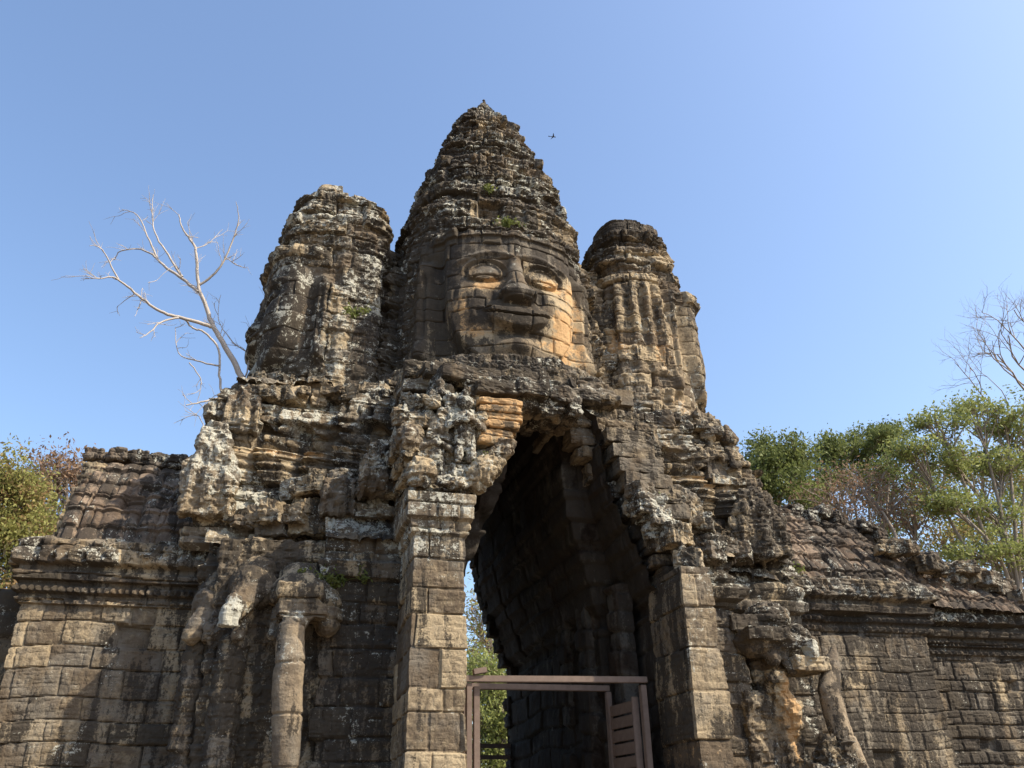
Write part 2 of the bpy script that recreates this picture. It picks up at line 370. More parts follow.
# ---- giant faces: displacement for lateral position u and height v above the chin (3.4 m high)
def facefn(u, v, deep=1.):
    u0 = u; u = u/.88; a = np.abs(u); wv = np.interp(v, [-.2, .05, .35, .8, 1.5, 2.5, 3.5], [.5, .85, 1.22, 1.52, 1.72, 1.80, 1.76])
    inside = ss(.16, -.16, a-wv)*ss(-.12, .05, v)*ss(3.85, 3.65, v)
    d = -.15*(1-inside)*ss(3.3, 2.8, v)*ss(2.6, 2.2, a)*ss(-.5, 0, v)+.06*inside
    f = .34*np.sqrt(np.clip(1-(a/1.78)**2, 0, 1))+.13*g(a-.98, .45)*g(v-1.55, .5)
    vb = 2.74+.20*np.sin(np.pi*np.clip(a/1.45, 0, 1)**.75)-.10*np.clip(a/1.45, 0, 1)
    bm = ss(1.55, 1.25, a)
    f += .07*g(v-vb, .07)*bm
    f -= .15*g(a-.74, .44)*g(v-2.40, .26)
    e = ((a-.72)/.36)**2+((v-2.30)/np.where(v > 2.30, .27, .18))**2; eye = np.sqrt(np.clip(1-e, 0, 1)); f += .16*eye-.05*g(np.sqrt(e)-1.3, .16)
    f += .11*g(np.sqrt(e)-1.05, .10)*ss(2.15, 2.3, v)+.045*g(np.sqrt(e)-1.62, .10)*ss(2.35, 2.5, v)*ss(1.5, 1.2, a)+.06*g(np.sqrt(e)-1.0, .1)*(v <= 2.22)
    f += .055*g((((a-.80)/.30)**2+((v-2.27)/.15)**2), .9)*0
    f -= .07*g(v-2.19-.05*np.cos((a-.72)*4.5), .03)*(e < .95)
    nw = np.interp(v, [1.52, 1.62, 1.80, 2.05, 2.9], [.34, .43, .37, .22, .14]); nh = np.interp(v, [1.46, 1.54, 1.68, 1.95, 2.45, 2.85], [0, .34, .42, .33, .18, .05])
    f += nh*np.clip(1-(a/nw)**2, 0, 1)**.5
    f += .12*g(a-.36, .11)*g(v-1.68, .12)-.07*g(a-.56, .09)*g(v-1.65, .22)
    f += .16*g(u, .85)*g(v-1.1, .40)
    vm = 1.05+.15*(a/.78)**2; up = vm+.19-.10*(a/.78)**2+.02*np.cos(u*9)*(a < .3); lo = vm-.29*np.sqrt(np.clip(1-(a/.72)**2, 0, 1))
    f += .17*ss(vm, vm+.04, v)*ss(up+.05, up-.03, v)*ss(.88, .5, a)+.18*ss(vm, vm-.04, v)*ss(lo-.06, lo+.05, v)*ss(.82, .45, a)
    f += .04*g(v-up-.02, .03)*ss(.85, .7, a)
    f -= .05*g(v-.66, .06)*ss(.8, .4, a); f += .03*g(a-.95, .10)*g(v-1.24, .16)-.05*g(a-.90, .06)*g(v-1.22, .09)
    f += .20*g(u, .50)*g(v-.36, .2)
    d = d+f*inside*deep
    # diadem
    d += .09*ss(3.36, 3.41, v)*ss(3.84, 3.78, v)*ss(2.3, 2.0, a)
    d += .03*np.sin(u*16)*ss(3.45, 3.5, v)*ss(3.76, 3.7, v)*ss(2.3, 2.0, a)
    a = np.abs(u0)
    # ears with long lobes
    ew = ss(.1, .4, v)*ss(3.05, 2.8, v)
    d += ew*(.26*g(a-2.0, .16)-.11*g(a-2.0, .06)*ss(.6, 1., v)*ss(2.7, 2.4, v)); d += .10*g(a-2.0, .16)*g(v-.5, .22)
    return d

def tower(name, cx, cy, zr, faces, parent, seed, ry=1., z0=9.4, kscale=1., chin=10.5, ribs=(), res=.032, col={}, extra=None, sq=.06, tiers=True, jag=.0, deep=1.):
    zz = np.array(zr)[:, 0]; rr_ = np.array(zr)[:, 1]; rm = rr_.max(); nth = int(2*np.pi*rm/res)
    ztop = zz.max(); Z = np.arange(z0, ztop, res); th = np.linspace(-np.pi, np.pi, nth, endpoint=False); nv = len(Z)
    t = np.repeat(th, nv); z = np.tile(Z, nth); r = np.interp(z, zz, rr_)
    r = r*(1+sq*(np.abs(np.sin(2*t))**3)*1.)                     # slightly squared plan with redented corners
    P = np.column_stack([cx+r*np.cos(t), cy+r*ry*np.sin(t), z]); s = t*rm
    facem = np.zeros(len(z)); d = np.zeros(len(z)); rm2 = np.interp(np.clip(z, chin, 99), zz, rr_)
    eyem = np.zeros(len(z))
    for a0 in faces:
        u = ((t-a0+np.pi) % (2*np.pi)-np.pi)*rm/kscale; v = (z-chin)/kscale
        eyem = np.maximum(eyem, ss(1.5, 1.0, ((np.abs(u)/.88-.72)/.40)**2+((v-2.3)/.25)**2))
        d += kscale*facefn(u, v, deep)*ss(2.75, 2.4, np.abs(u)); facem = np.maximum(facem, ss(2.25, 1.95, np.abs(u))*ss(-.1, .1, v)*ss(3.55, 3.35, v))
    up = chin+3.75*kscale
    ribm = np.zeros(len(z))
    for (a0, wd, per, am, za, zb) in ribs:
        q = ((t-a0+np.pi) % (2*np.pi)-np.pi); ribm = np.maximum(ribm, ss(wd, wd*.8, np.abs(q))*ss(za, za+.3, z)*ss(zb, zb-.3, z))
    o, r1, dj = stones(P+seed, s, z, .40, .72, seed, amp=.075, tilt=.12, groove=.07, gw=.03, lost=.10)
    o2, _, _ = stones(P+seed, s, z, .40, .72, seed, amp=.020, tilt=.035, groove=.035, gw=.014, lost=.0)
    d += (o+frag(P, s, z, .024, seed))*(1-facem)*(1-.55*ribm)+o2*facem*(1-.9*eyem)
    d += (.05*(1-facem)+.02*facem)*fbm(P, 2.0, 5, seed)+(.045*(1-facem)+.008*facem)*fbm(P, 5.0, 4, seed+4, ridged=True)
    if tiers:                                                     # overhanging cornices of the crown
        for k, (zt, ht, am) in enumerate(tiers):
            ph = np.clip((z-zt)/ht, 0, 1); on = (z >= zt) & (z < zt+ht)
            d += on*am*(ss(.0, .10, ph)*.6-.9*ss(.62, .72, ph)+.5*g(ph-.45, .12))*(1-facem)
            d += on*.05*np.sin(t*rm/ .17 )*g(ph-.3, .15)*(1-facem)
            d += on*.10*np.maximum(0, np.sin(t*rm/.32+k))*g(ph-.85, .16)
    for (a0, wd, per, am, za, zb) in ribs:
        q = ((t-a0+np.pi) % (2*np.pi)-np.pi); d += am*(.6+.7*fbm(P, 1.2, 2, seed+9))*np.sin(q*rm/per*2*np.pi+.9*fbm(P, .5, 2, seed+8))*ss(wd, wd*.8, np.abs(q))*ss(za, za+.3, z)*ss(zb, zb-.3, z)
    if extra is not None: d += extra(P, t, z)
    fade = np.clip((ztop-z)/.5, .25, 1); d = d*fade
    P[:, 0] += np.cos(t)*d; P[:, 1] += np.sin(t)*d
    P[:, 2] += jag*ss(ztop-.9, ztop, z)*np.floor(2.5*fbm(np.column_stack([np.cos(t)*1.6, np.sin(t)*1.6, t*0+seed]), 1, 2))/2.5
    M, A = colours(P, r1, seed=seed, **col)
    if extra_col.get(name+str(seed)): extra_col[name+str(seed)](P, t, z, M, A, facem)
    P = np.vstack([P, [[cx, cy, ztop-.12]]]); M = np.vstack([M, M[-1:]]); A = np.vstack([A, A[-1:]])
    F = gridfaces(nth, nv, True); top = np.arange(nth)*nv+nv-1; cap = np.stack([top, np.roll(top, -1), np.full(nth, len(P)-1), np.full(nth, len(P)-1)], -1)
    o = mk(name, P, F, STONE, parent, M, A)
    # closing stones on the top
    n = 9; B = [(cx+rr_[-1]*.6*math.cos(k*.9)*random.uniform(.2, .9), cy+rr_[-1]*.6*math.sin(k*.9)*random.uniform(.2, .9), ztop-.12+random.uniform(-.1, .12), .22*min(1, rr_[-1]), .22*min(1, rr_[-1]), .2, k) for k in range(n)]
    mass('cap_stones', B, parent=o, seed=seed+5, col=col)
    return o
extra_col = {}
def ccol(P, t, z, M, A, fm):
    u = P[:, 0]; v = z-10.5
    M[:, 0] += 1.15*fm*(1.3*g(u-1.15, .55)*g(v-1.0, .85)+g(u-.8, .4)*g(v-2.2, .35)+.95*g(u+1.25, .4)*g(v-1.3, .8)+.9*g(u+.75, .35)*g(v-1.95, .18)+.7*g(u+.9, .4)*g(v-.7, .25)+.7*g(u-1.45, .3)*g(v-2.4, .6)+.6*g(u-1.9, .3)*ss(3.3, 2.8, v)+.8*g(u-.3, .7)*g(v-.5, .25)+.8*g(u+.45, .35)*g(v-2.1, .2)+.7*g(u+.4, .5)*g(v-.8, .2)) + .9*g(u+2.05, .22)*g(v-2.2, .5)*(P[:, 1] < 5)+.55*g(t+.45, .3)*ss(13.6, 11., z)
    M[:, 1] += .35*g(v-2.95, .22)*fm+.55*g(u+.95, .35)*g(v-1.3, .5)*fm+.1*g(u, .6)*g(v-1.7, .35)*fm+.4*g(u, 1.1)*g(v-1.2, .3)*fm*(u < .9)+.35*(t < -2.0)*(t > -3.0)+.40*g(v-3.6, .5)-.45*g(u-1.0, .6)*g(v-1.0, .8)*fm
    M[:, 1] += .1*ss(15., 20., z)
    M[:, 2] += .25*g(u, .3)*g(v-3.0, .25)+.3*g(u-.05, .25)*g(v-1.95, .15)-.35*fm
    M[:, 2] += .12*ss(14.3, 15.5, z)
extra_col['central_tower3.0'] = ccol
def lcol(P, t, z, M, A, fm):
    M[:, 2] += .10; M[:, 1] += .55*fm*ss(13.6, 12.4, z)
    A[:, 1] += 1.1*ss(.9, .5, np.abs(t+1.0))*ss(14.5, 13.5, z)
    M[:, 1] += .5*ss(.5, .3, np.abs(t+.9))*ss(14.6, 14., z)
extra_col['side_tower5.0'] = lcol
def rcol(P, t, z, M, A, fm):
    M[:, 0] += .62*ss(15.2, 13.8, z)*(.5+.9*fbm(P, .9, 3, 41.))+.15*ss(15, 14, z); M[:, 1] += .5*ss(15.2, 15.8, z)-.08
extra_col['side_tower8.0'] = rcol

T = [(14.45, .62, .04), (15.1, .6, .13), (15.75, .62, .13), (16.4, .6, .13), (17.05, .6, .13), (17.7, .55, .13), (18.3, .5, .12), (18.85, .5, .12), (19.4, .45, .12), (19.9, .4, .1)]
tower('central_tower', -.03, 5.5, [(9.4, 2.6), (13.7, 2.48), (14.6, 2.34), (15.4, 2.20), (16.2, 2.00), (17.2, 1.72), (18.2, 1.38), (19.1, 1.03), (19.7, .77), (20.3, .40), (20.9, .10)],
      [-np.pi/2, np.pi/2], GATE, 3.0, tiers=T, col=dict(dark=.02, lich=.06), res=.025, sq=.10,
      ribs=[(-.55, .28, .42, .07, 10.2, 14.4), (-2.6, .28, .42, .07, 10.2, 14.4)])
TS = [(13.9, .6, .10), (14.6, .6, .12), (15.3, .6, .12), (15.95, .5, .10)]
tower('side_tower', -3.95, 5.5, [(9.4, 1.30), (13.2, 1.26), (14.3, 1.30), (15.0, 1.22), (15.5, 1.08), (15.9, .96), (16.2, .80)], [np.pi], GATE, 5.0, tiers=TS, ry=1.15,
      kscale=.86, chin=10.6, col=dict(dark=-.03, lich=.14), sq=.16, res=.028, jag=.5, ribs=[(-1.05, .55, .8, .05, 10.2, 14.2)])
tower('side_tower', 4.08, 5.5, [(9.4, 1.38), (13.3, 1.36), (14.2, 1.33), (14.8, 1.20), (15.4, 1.02), (15.8, .95), (16.2, .90), (16.55, .86)], [0], GATE, 8.0, tiers=[(14.6, .6, .10), (15.2, .5, .14), (15.8, .5, .14), (16.35, .5, .10)], ry=1.15,
      kscale=.86, deep=.5, chin=10.75, col=dict(dark=.0, lich=-.02, orange=-.45), sq=.16, res=.028, jag=.12, ribs=[(-1.75, .75, .36, .075, 10.4, 14.2)])

def core(name, boxes, mat=STONE, seed=1., col={}):
    V, F = [], []
    for (x0, x1, y0, y1, z0, z1) in boxes:
        k = len(V); V += [(x, y, z) for x in (x0, x1) for y in (y0, y1) for z in (z0, z1)]
        F += [tuple(k+i for i in f) for f in ((0, 1, 3, 2), (4, 6, 7, 5), (0, 4, 5, 1), (2, 3, 7, 6), (0, 2, 6, 4), (1, 5, 7, 3))]
    V = np.array(V, float); M, A = colours(V, hsh(np.arange(len(V))), dark=.2)
    return mk(name, V, F, mat, GATE, M, A, smooth=False)
core('core_masonry', [(-5.75, -2.2, 3.15, 9.4, 0, 9.35), (2.2, 5.2, 3.15, 9.4, 0, 8.3), (2.2, 4.4, 3.15, 9.4, 8.25, 9.3), (-2.3, 2.3, 1.9, 9.35, 9.4, 9.75), (-8.5, -5.7, 3.3, 7.4, 0, 5.9), (5.7, 9.1, 3.3, 7.4, 0, 5.9), (9.0, 14.2, 3.75, 7.3, 0, 5.3)])

# ---- connecting masonry between the towers
wall('tower_link', [(-3.2, 7.4), (-3.2, 4.35), (-2.3, 4.35), (-2.3, 3.9), (-1.6, 3.9)], 9.4, 14.7, seed=11., parent=GATE, amp=.08, rough=.06, carve=.04, topjag=.3,
     chips=.05, relief=lambda P, s, z: .07*np.sin(P[:, 0]*9), col=dict(dark=.25, lich=0., green=.25), prof=[(9.4, .1), (13.5, 0), (14.7, -.5)])
wall('tower_link', [(1.6, 3.9), (2.5, 3.9), (2.5, 4.4), (3.3, 4.4), (3.3, 7.4)], 9.4, 14.9, seed=12., parent=GATE, amp=.08, rough=.06, carve=.04, topjag=.3,
     chips=.05, relief=lambda P, s, z: .08*np.sin(P[:, 0]*12), col=dict(dark=.05, lich=-.05, orange=-.15), prof=[(9.4, .1), (13.9, 0), (14.9, -.5)])

# ---- terrace under the towers
wall('terrace', [(-5.6, 8), (-5.6, 3.75), (-2.9, 3.75), (-2.9, 2.95), (2.9, 2.95), (2.9, 3.75), (5.2, 3.75), (5.2, 8)], 9.2, 10.05, seed=13., parent=GATE, chips=.04, amp=.08, rough=.05, carve=.04,
     prof=[(9.2, .3), (9.45, .25), (9.5, .08), (9.7, .08), (9.72, .2), (9.95, .15), (10.05, -.5)], relief=lambda P, s, z: .05*np.maximum(0, np.sin(s*9))*g(z-9.85, .15), topjag=.15, col=dict(dark=.08, lich=.12))

# ---- upper body with its rows of mouldings
def body_rel(P, s, z):
    lob = np.abs(np.sin(s*np.pi/.86+.4))
    r = .22*np.sqrt(lob)*ss(7.3, 7.36, z)*ss(8.03, 7.98, z)
    r += .05*np.sin((z-7.3)*2*np.pi/.17)*ss(7.5, 7.55, z)*ss(8.0, 7.95, z)
    r += -.12*ss(8.0, 8.06, z)*ss(8.62, 8.55, z)+.22*np.sqrt(lob)*g(z-8.25, .2)
    wave = 8.50+.13*np.cos(s*2*np.pi/.86+.8)
    r += .22*ss(wave-.03, wave+.03, z)*ss(9.05, 8.95, z)-.22*g(np.abs(s*1/.43 % 1-.5), .12)*ss(8.7, 8.78, z)*ss(8.98, 8.9, z)
    r += .09*fbm(P, 3.3, 3, 8., ridged=True)*ss(7.35, 7.2, z)*ss(6.4, 6.5, z)
    r += .06*ss(9.02, 9.08, z)*ss(9.7, 9.3, z)
    return r
def body_col(P, M, A):
    z = P[:, 2]; M[:, 0] += .95*g(z-7.93, .1)+.45*g(z-7.6, .2)+.3*g(z-8.2, .2); M[:, 2] += .25*g(z-6.9, .4)+.22*g(z-8.9, .35); M[:, 1] -= .25*g(z-7.9, .15)
bprof = [(6.0, .1), (6.1, .28), (6.38, .30), (6.42, .08), (7.28, .05), (7.3, .0), (8.0, .05), (8.6, 0), (9.1, -.05), (9.7, -.3)]
wall('upper_body', [(-6.05, 7.8), (-6.05, 2.75), (-3.6, 2.75), (-3.6, 2.35), (-2.2, 2.35)], 6.0, 9.75, prof=bprof, relief=body_rel, chips=.022, parent=GATE, seed=21., amp=.035, rough=.03, carve=.02, topjag=.12, col=dict(dark=-.12, lich=.14, extra=body_col), res=.025)
wall('upper_body', [(2.2, 2.35), (3.6, 2.35), (3.6, 2.75), (4.55, 2.75), (4.55, 7.8)], 5.9, 9.7, prof=bprof, relief=body_rel, chips=.022, parent=GATE, seed=22., amp=.045, rough=.04, carve=.025, topjag=.12, col=dict(dark=.12, lich=.02, extra=body_col), res=.03)
wall('upper_body', [(4.4, 2.78), (5.35, 2.78), (5.35, 7.8)], 5.9, 8.5, prof=bprof, relief=body_rel, chips=.04, parent=GATE, seed=23., amp=.07, rough=.06, carve=.03, col=dict(dark=.12, lich=.02, extra=body_col), res=.03)
# rubble stones that break the ledges
def ledge(name, p0, p1, n, sz, seed, dy=.25, dz=.12, col={}, parent=GATE, zs=1.):
    rr = random.Random(seed); B = []
    for k in range(n):
        f = (k+rr.uniform(0, .8))/n; q = [p0[i]+(p1[i]-p0[i])*f for i in range(3)]; a = sz*rr.uniform(.6, 1.3)
        B.append((q[0], q[1]+rr.uniform(-dy, dy), q[2]+rr.uniform(-dz, dz), a*rr.uniform(.8, 1.5), a, a*rr.uniform(.5, 1)*zs, rr.uniform(-.6, .6)))
    return mass(name, B, parent=parent, seed=seed, rough=.04, carve=.03, col=col)
LC = dict(dark=-.02, lich=.15)
ledge('ledge_stones', (-5.6, 2.9, 9.3), (-2.6, 2.7, 9.4), 18, .16, 31, col=LC); ledge('ledge_stones', (-5.4, 3.6, 9.85), (-2.6, 3.6, 9.9), 14, .16, 32, col=LC)
ledge('ledge_stones', (2.6, 2.7, 9.5), (4.6, 2.9, 9.4), 14, .2, 33, col=LC); ledge('ledge_stones', (2.4, 3.5, 9.95), (5.1, 3.6, 9.85), 16, .17, 34, col=LC)
ledge('ledge_stones', (-6.0, 2.6, 6.55), (-2.7, 2.0, 6.6), 24, .2, 35, col=LC); ledge('ledge_stones', (-4.4, 2.3, 6.9), (-2.7, 1.9, 7.3), 22, .18, 36, dz=.35, col=LC)
ledge('ledge_stones', (2.7, 1.7, 6.5), (5.6, 2.5, 6.5), 24, .2, 37, col=dict(dark=.1, lich=.12))
ledge('ledge_stones', (-6.0, 3.0, 9.0), (-6.0, 6.0, 9.3), 9, .28, 38, dz=.25, col=LC); ledge('ledge_stones', (5.2, 3.0, 8.4), (5.5, 6.0, 8.4), 9, .24, 39, dz=.25, col=LC)

# ---- lower body, left and right of the porch
def low_col(P, M, A): M[:, 1] += .12*g(P[:, 2]-3, 2); M[:, 2] += .3*g(P[:, 2]-5.7, .5)
wall('lower_body', [(-5.85, 3.2), (-5.85, 2.25), (-3.85, 2.25), (-3.85, 1.45), (-2.3, 1.45)], 0, 6.1, parent=GATE, seed=41., amp=.025, rough=.04, chips=.012, prof=[(0, .5), (1, .1), (5.3, 0), (5.35, .1), (5.6, .14), (5.65, .04), (6.1, .0)],
     col=dict(dark=.16, lich=-.02, extra=low_col), topjag=.15)
wall('lower_body', [(2.3, 1.45), (3.85, 1.45), (3.85, 2.25), (5.75, 2.25), (5.75, 3.2)], 0, 6.1, parent=GATE, seed=42., amp=.025, rough=.05, chips=.012, prof=[(0, .5), (1, .1), (5.2, 0), (5.25, .12), (5.45, .16), (5.5, .04), (5.7, .12), (6.1, .0)],
     col=dict(dark=.10, lich=-.05, extra=low_col), topjag=.15)
# sloping fill between lower and upper body
def fillsheet(x0, x1, y0, z0_, y1, z1_, seed, col):
    nu, nv = int((x1-x0)/.035), 40; U = np.linspace(x0, x1, nu)[:, None]*np.ones((1, nv)); t_ = np.linspace(0, 1, nv)[None]*np.ones((nu, 1))
    P0 = np.stack([U, y0+(y1-y0)*t_, z0_+(z1_-z0_)*t_], -1); curved('sloping_ledge', P0, None, STONE, GATE, seed=seed, amp=.08, rough=.06, carve=.04, col=col)
fillsheet(-5.9, -3.7, 2.1, 6.0, 2.9, 6.6, 43., LC); fillsheet(3.7, 5.8, 2.1, 5.95, 2.9, 6.6, 44., dict(dark=.1, lich=.1)); fillsheet(-3.9, -2.2, 1.35, 6.0, 2.5, 7.2, 45., LC); fillsheet(2.2, 3.9, 1.3, 6.0, 2.5, 7.3, 46., dict(dark=.1, lich=.08))
fillsheet(-5.8, -2.5, 2.7, 9.5, 3.9, 9.9, 47., LC); fillsheet(2.5, 4.6, 2.6, 9.5, 3.9, 9.9, 48., LC)

# ---- porch: two pillars, the half fallen pediment and the corbelled mass above the passage
def pil_col(P, M, A):
    z = P[:, 2]; M[:, 0] += .35*ss(5.4, 4.8, z); M[:, 1] -= .12*ss(5.2, 4.6, z); M[:, 2] += .38*ss(5.0, 5.9, z)-.15*ss(5, 4, z)
wall('porch_pillar', [(-2.6, 1.6), (-2.6, 0), (-1.75, 0), (-1.75, 1.2)], 0, 6.4, parent=GATE, seed=51., amp=.015, rough=.02, chips=.004, ch=.46, bw=.9, prof=[(0, .2), (.8, .05), (5.7, 0), (5.75, .06), (5.95, .06), (6.0, .14), (6.4, .15)],
     relief=lambda P, s, z: .03*np.sin(s*24)*g(z-5.85, .1), col=dict(dark=-.12, lich=.0, extra=pil_col), res=.025, stone_kw=dict(lost=0, gw=.012, groove=.04))
def pil_colR(P, M, A):
    M[:, 1] += .55*(P[:, 1] > .09)*(P[:, 0] < 2.2); M[:, 2] -= .4*(P[:, 1] > .09)*(P[:, 0] < 2.2)  # inner face turned from the sun: its shade is painted in as dark crust
    z = P[:, 2]; M[:, 0] += .2*ss(5.4, 4.8, z)+.7*g(z-2.5, .35); M[:, 1] -= .25*ss(5.4, 4.8, z); M[:, 2] += .3*ss(4.8, 5.4, z)
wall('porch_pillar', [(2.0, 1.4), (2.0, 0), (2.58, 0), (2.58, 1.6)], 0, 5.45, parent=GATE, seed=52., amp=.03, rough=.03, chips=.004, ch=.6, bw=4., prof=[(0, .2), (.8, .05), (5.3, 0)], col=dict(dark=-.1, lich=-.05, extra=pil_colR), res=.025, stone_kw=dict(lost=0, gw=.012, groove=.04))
# pillar tops and the fallen edge going up behind them
LPED = [(-2.68, 6.4), (-1.72, 6.4), (-1.5, 6.9), (-1.12, 7.35), (-.82, 7.6), (-.76, 8.35), (.55, 8.35), (.60, 8.72), (0, 9.0), (-.76, 8.98), (-2.2, 8.75), (-2.35, 8.3), (-2.85, 8.1), (-2.92, 7.4)]
PC = dict(dark=-.05, lich=.28)
def ped_front(x, z): return .05+(.35 if z > 8.35 else 0)+max(0, (-2.3-x))*.25+(0.12 if (x > -1.3 and z < 8.3) else 0)
B = courses(LPED, ped_front, 1.5, ch=.30, bw=.55, seed=5, jit=.10, rot=.10)
def pedcol(P, M, A):
    x, z = P[:, 0], P[:, 2]; k = g(x+1.05, .33)*g(z-7.95, .42); M[:, 0] += 1.5*k; M[:, 2] -= .6*k; M[:, 0] += .7*g(x+1.4, .3)*g(z-7.2, .3); M[:, 1] += .5*ss(8.3, 8.4, z)*ss(-.9, -.3, x); M[:, 2] -= .3*ss(-1.5, -.5, x)*ss(8.5, 8.9, z)
mass('pediment', B, parent=GATE, seed=55., rough=.05, carve=.05, rnd=.9, col=dict(dark=-.02, lich=.26, extra=pedcol))
# mouldings of the pediment beside the opening
B = []
for k, (z, d_, x1) in enumerate(((8.22, .10, -.70), (8.05, .22, -.74), (7.92, .12, -.72), (7.76, .20, -.80), (7.60, .10, -.90), (7.45, .18, -1.0))):
    B.append(((-1.55+x1)/2, .55-d_/2, z, (x1+1.55)/2, .55, .072, 0))
mass('moulding', B, parent=GATE, seed=56., chips=.01, rough=.025, carve=.01, rnd=.5, col=dict(dark=-.3, lich=-.4, orange=.55))
# carved standing figures on the pediment
def statue(name, x, y, z, h, lean=0, seed=1., col={}, parent=GATE, arms=True):
    k = h; p = [('e', (x, y, z+.86*k), (.105*k, .11*k, .125*k)), ('e', (x, y, z+.98*k), (.07*k, .07*k, .09*k)), ('r', (x, y, z+.70*k), (x, y, z+.78*k), .06*k, .06*k),
                ('e', (x, y, z+.58*k), (.17*k, .11*k, .16*k)), ('e', (x, y, z+.38*k), (.15*k, .11*k, .18*k)), ('r', (x-.07*k, y, z+.3*k), (x-.09*k, y-.02*k, z), .085*k, .06*k), ('r', (x+.07*k, y, z+.3*k), (x+.09*k, y-.02*k, z), .085*k, .06*k)]
    if arms:
        for s_ in (-1, 1): p += [('r', (x+s_*.19*k, y, z+.66*k), (x+s_*.25*k, y-.05*k, z+.46*k), .05*k, .045*k), ('r', (x+s_*.25*k, y-.05*k, z+.46*k), (x+s_*.05*k, y-.16*k, z+.56*k), .045*k, .035*k)]
        p += [('e', (x-.10*k, y-.0, z+.88*k), (.03*k, .04*k, .07*k)), ('e', (x+.10*k, y, z+.88*k), (.03*k, .04*k, .07*k)), ('r', (x, y-.17*k, z+.52*k), (x, y-.17*k, z+.66*k), .04*k, .02*k)]
    return blob(name, p, STONE, parent, voxel=.022, rough=.02, carve=.018, chips=.012, seed=seed, col=col)
statue('carved_figure', -1.78, .0, 7.05, 1.25, seed=61., col=PC); statue('carved_figure', -2.25, .12, 6.75, 1.05, seed=62., col=PC); statue('carved_figure', -2.62, .3, 7.0, .9, seed=63., col=PC); statue('carved_figure', -2.15, .35, 7.95, .8, seed=64., col=PC)
blob('naga_scroll', [('e', (-2.85, .3, 7.9), (.16, .16, .2)), ('e', (-2.72, .1, 7.45), (.22, .2, .28)), ('e', (-2.5, -.02, 6.75), (.28, .16, .24)), ('e', (-1.95, -.05, 6.62), (.3, .14, .16)), ('r', (-1.6, 0, 6.7), (-1.05, .05, 7.4), .2, .18)], STONE, GATE, seed=65., carve=.05, rough=.05, col=dict(dark=-.15, lich=.3, orange=-.2))
mass('porch_roof', courses([(-2.45, 9.25), (1.9, 9.2), (1.8, 9.8), (1.5, 10.3), (-1.8, 10.3), (-2.3, 9.8)], lambda x, z: 1.35+(z-9.3)*1.25, 3.2, ch=.24, bw=.6, seed=49, jit=.12), parent=GATE, seed=49., rough=.04, carve=.02, rnd=.6, col=dict(dark=.1, lich=.1))
# mass over the arch and on the right side of the opening
ARCH_R = [(2.75, 5.3), (1.98, 5.4), (1.80, 6.2), (1.50, 6.9), (1.10, 7.45), (.74, 8.05), (.38, 8.6), (.1, 9.0), (-.2, 9.2), (-1.2, 9.2), (-1.2, 9.6), (2.3, 9.6), (2.75, 8.6)]
def yr(x, z): return 1.15+.35*ss(.8, 1.2, x)*ss(7.0, 7.6, z)+max(0, z-8.6)*.7-.45*ss(1.8, 2.2, x)*ss(6.4, 6.0, z)
mass('vault_stones', courses(ARCH_R, yr, 2.9, ch=.34, bw=.6, seed=9, jit=.06), parent=GATE, seed=57., rough=.035, carve=.02, col=dict(dark=.12, lich=.05))
mass('vault_stones', courses([(-2.7, 6.1), (-1.75, 6.1), (-1.45, 6.8), (-1.05, 7.4), (-.7, 8.2), (-.4, 9.0), (-.4, 9.6), (-2.7, 9.6)], 1.3, 2.9, seed=10), parent=GATE, seed=58., rough=.035, col=dict(dark=.15))
# stair-like flank of the broken right side: slabs stepping down and outwards
B = []
for k in range(6): B.append((1.62+.12*k, 1.25-.02*k, 8.20-.30*k, .42+.02*k, .38, .145, 0))
mass('stepped_slabs', B, parent=GATE, seed=59., chips=.006, rough=.015, carve=.01, rnd=.2, col=dict(dark=.1, lich=-.2))
ledge('broken_edge', (1.75, .9, 7.0), (2.45, .55, 5.55), 14, .2, 60, dy=.2, dz=.12, col=dict(dark=.0, lich=.15))
ledge('broken_edge', (2.5, 1.1, 7.1), (3.3, 1.3, 6.2), 12, .2, 66, dy=.2, dz=.2, col=dict(dark=.0, lich=.2))
# slabs over the opening apex and the collar under the chin
B = [(-1.15, .75, 8.62, .40, .6, .15, .05), (-.42, .72, 8.68, .32, .6, .17, -.06), (.10, .95, 8.72, .24, .6, .16, .1), (.48, 1.1, 8.66, .2, .5, .13, -.1), (-1.7, .9, 8.9, .5, .6, .15, .1), (-.7, 1.2, 8.98, .45, .6, .13, .04), (.02, 1.3, 9.05, .30, .55, .13, -.08), (.7, 1.4, 9.05, .45, .5, .13, .05),
     (-1.3, 1.5, 9.3, .5, .5, .14, .05), (-.45, 1.5, 9.33, .38, .5, .15, -.03), (.35, 1.65, 9.35, .4, .5, .14, .05), (1.35, 1.95, 9.25, .4, .45, .13, -.1), (-1.9, 1.6, 9.3, .5, .6, .16, .1)]
mass('lintel_slabs', B, parent=GATE, seed=67., rough=.03, carve=.015, rnd=.4, col=dict(dark=.15, lich=.05))
th = np.linspace(math.radians(-160), math.radians(-20), 30)
mass('chin_collar', [(.05+2.95*math.cos(a), 5.5+2.95*math.sin(a), 10.35+random.uniform(-.05, .05), .19, .35, .16, a+math.pi/2) for a in th]+[(.05+3.2*math.cos(a+.05), 5.5+3.2*math.sin(a+.05), 10.02+random.uniform(-.05, .05), .19, .35, .17, a+math.pi/2) for a in th], parent=GATE, seed=68., rough=.04, carve=.03, rnd=.8, col=dict(dark=.15, lich=.05))

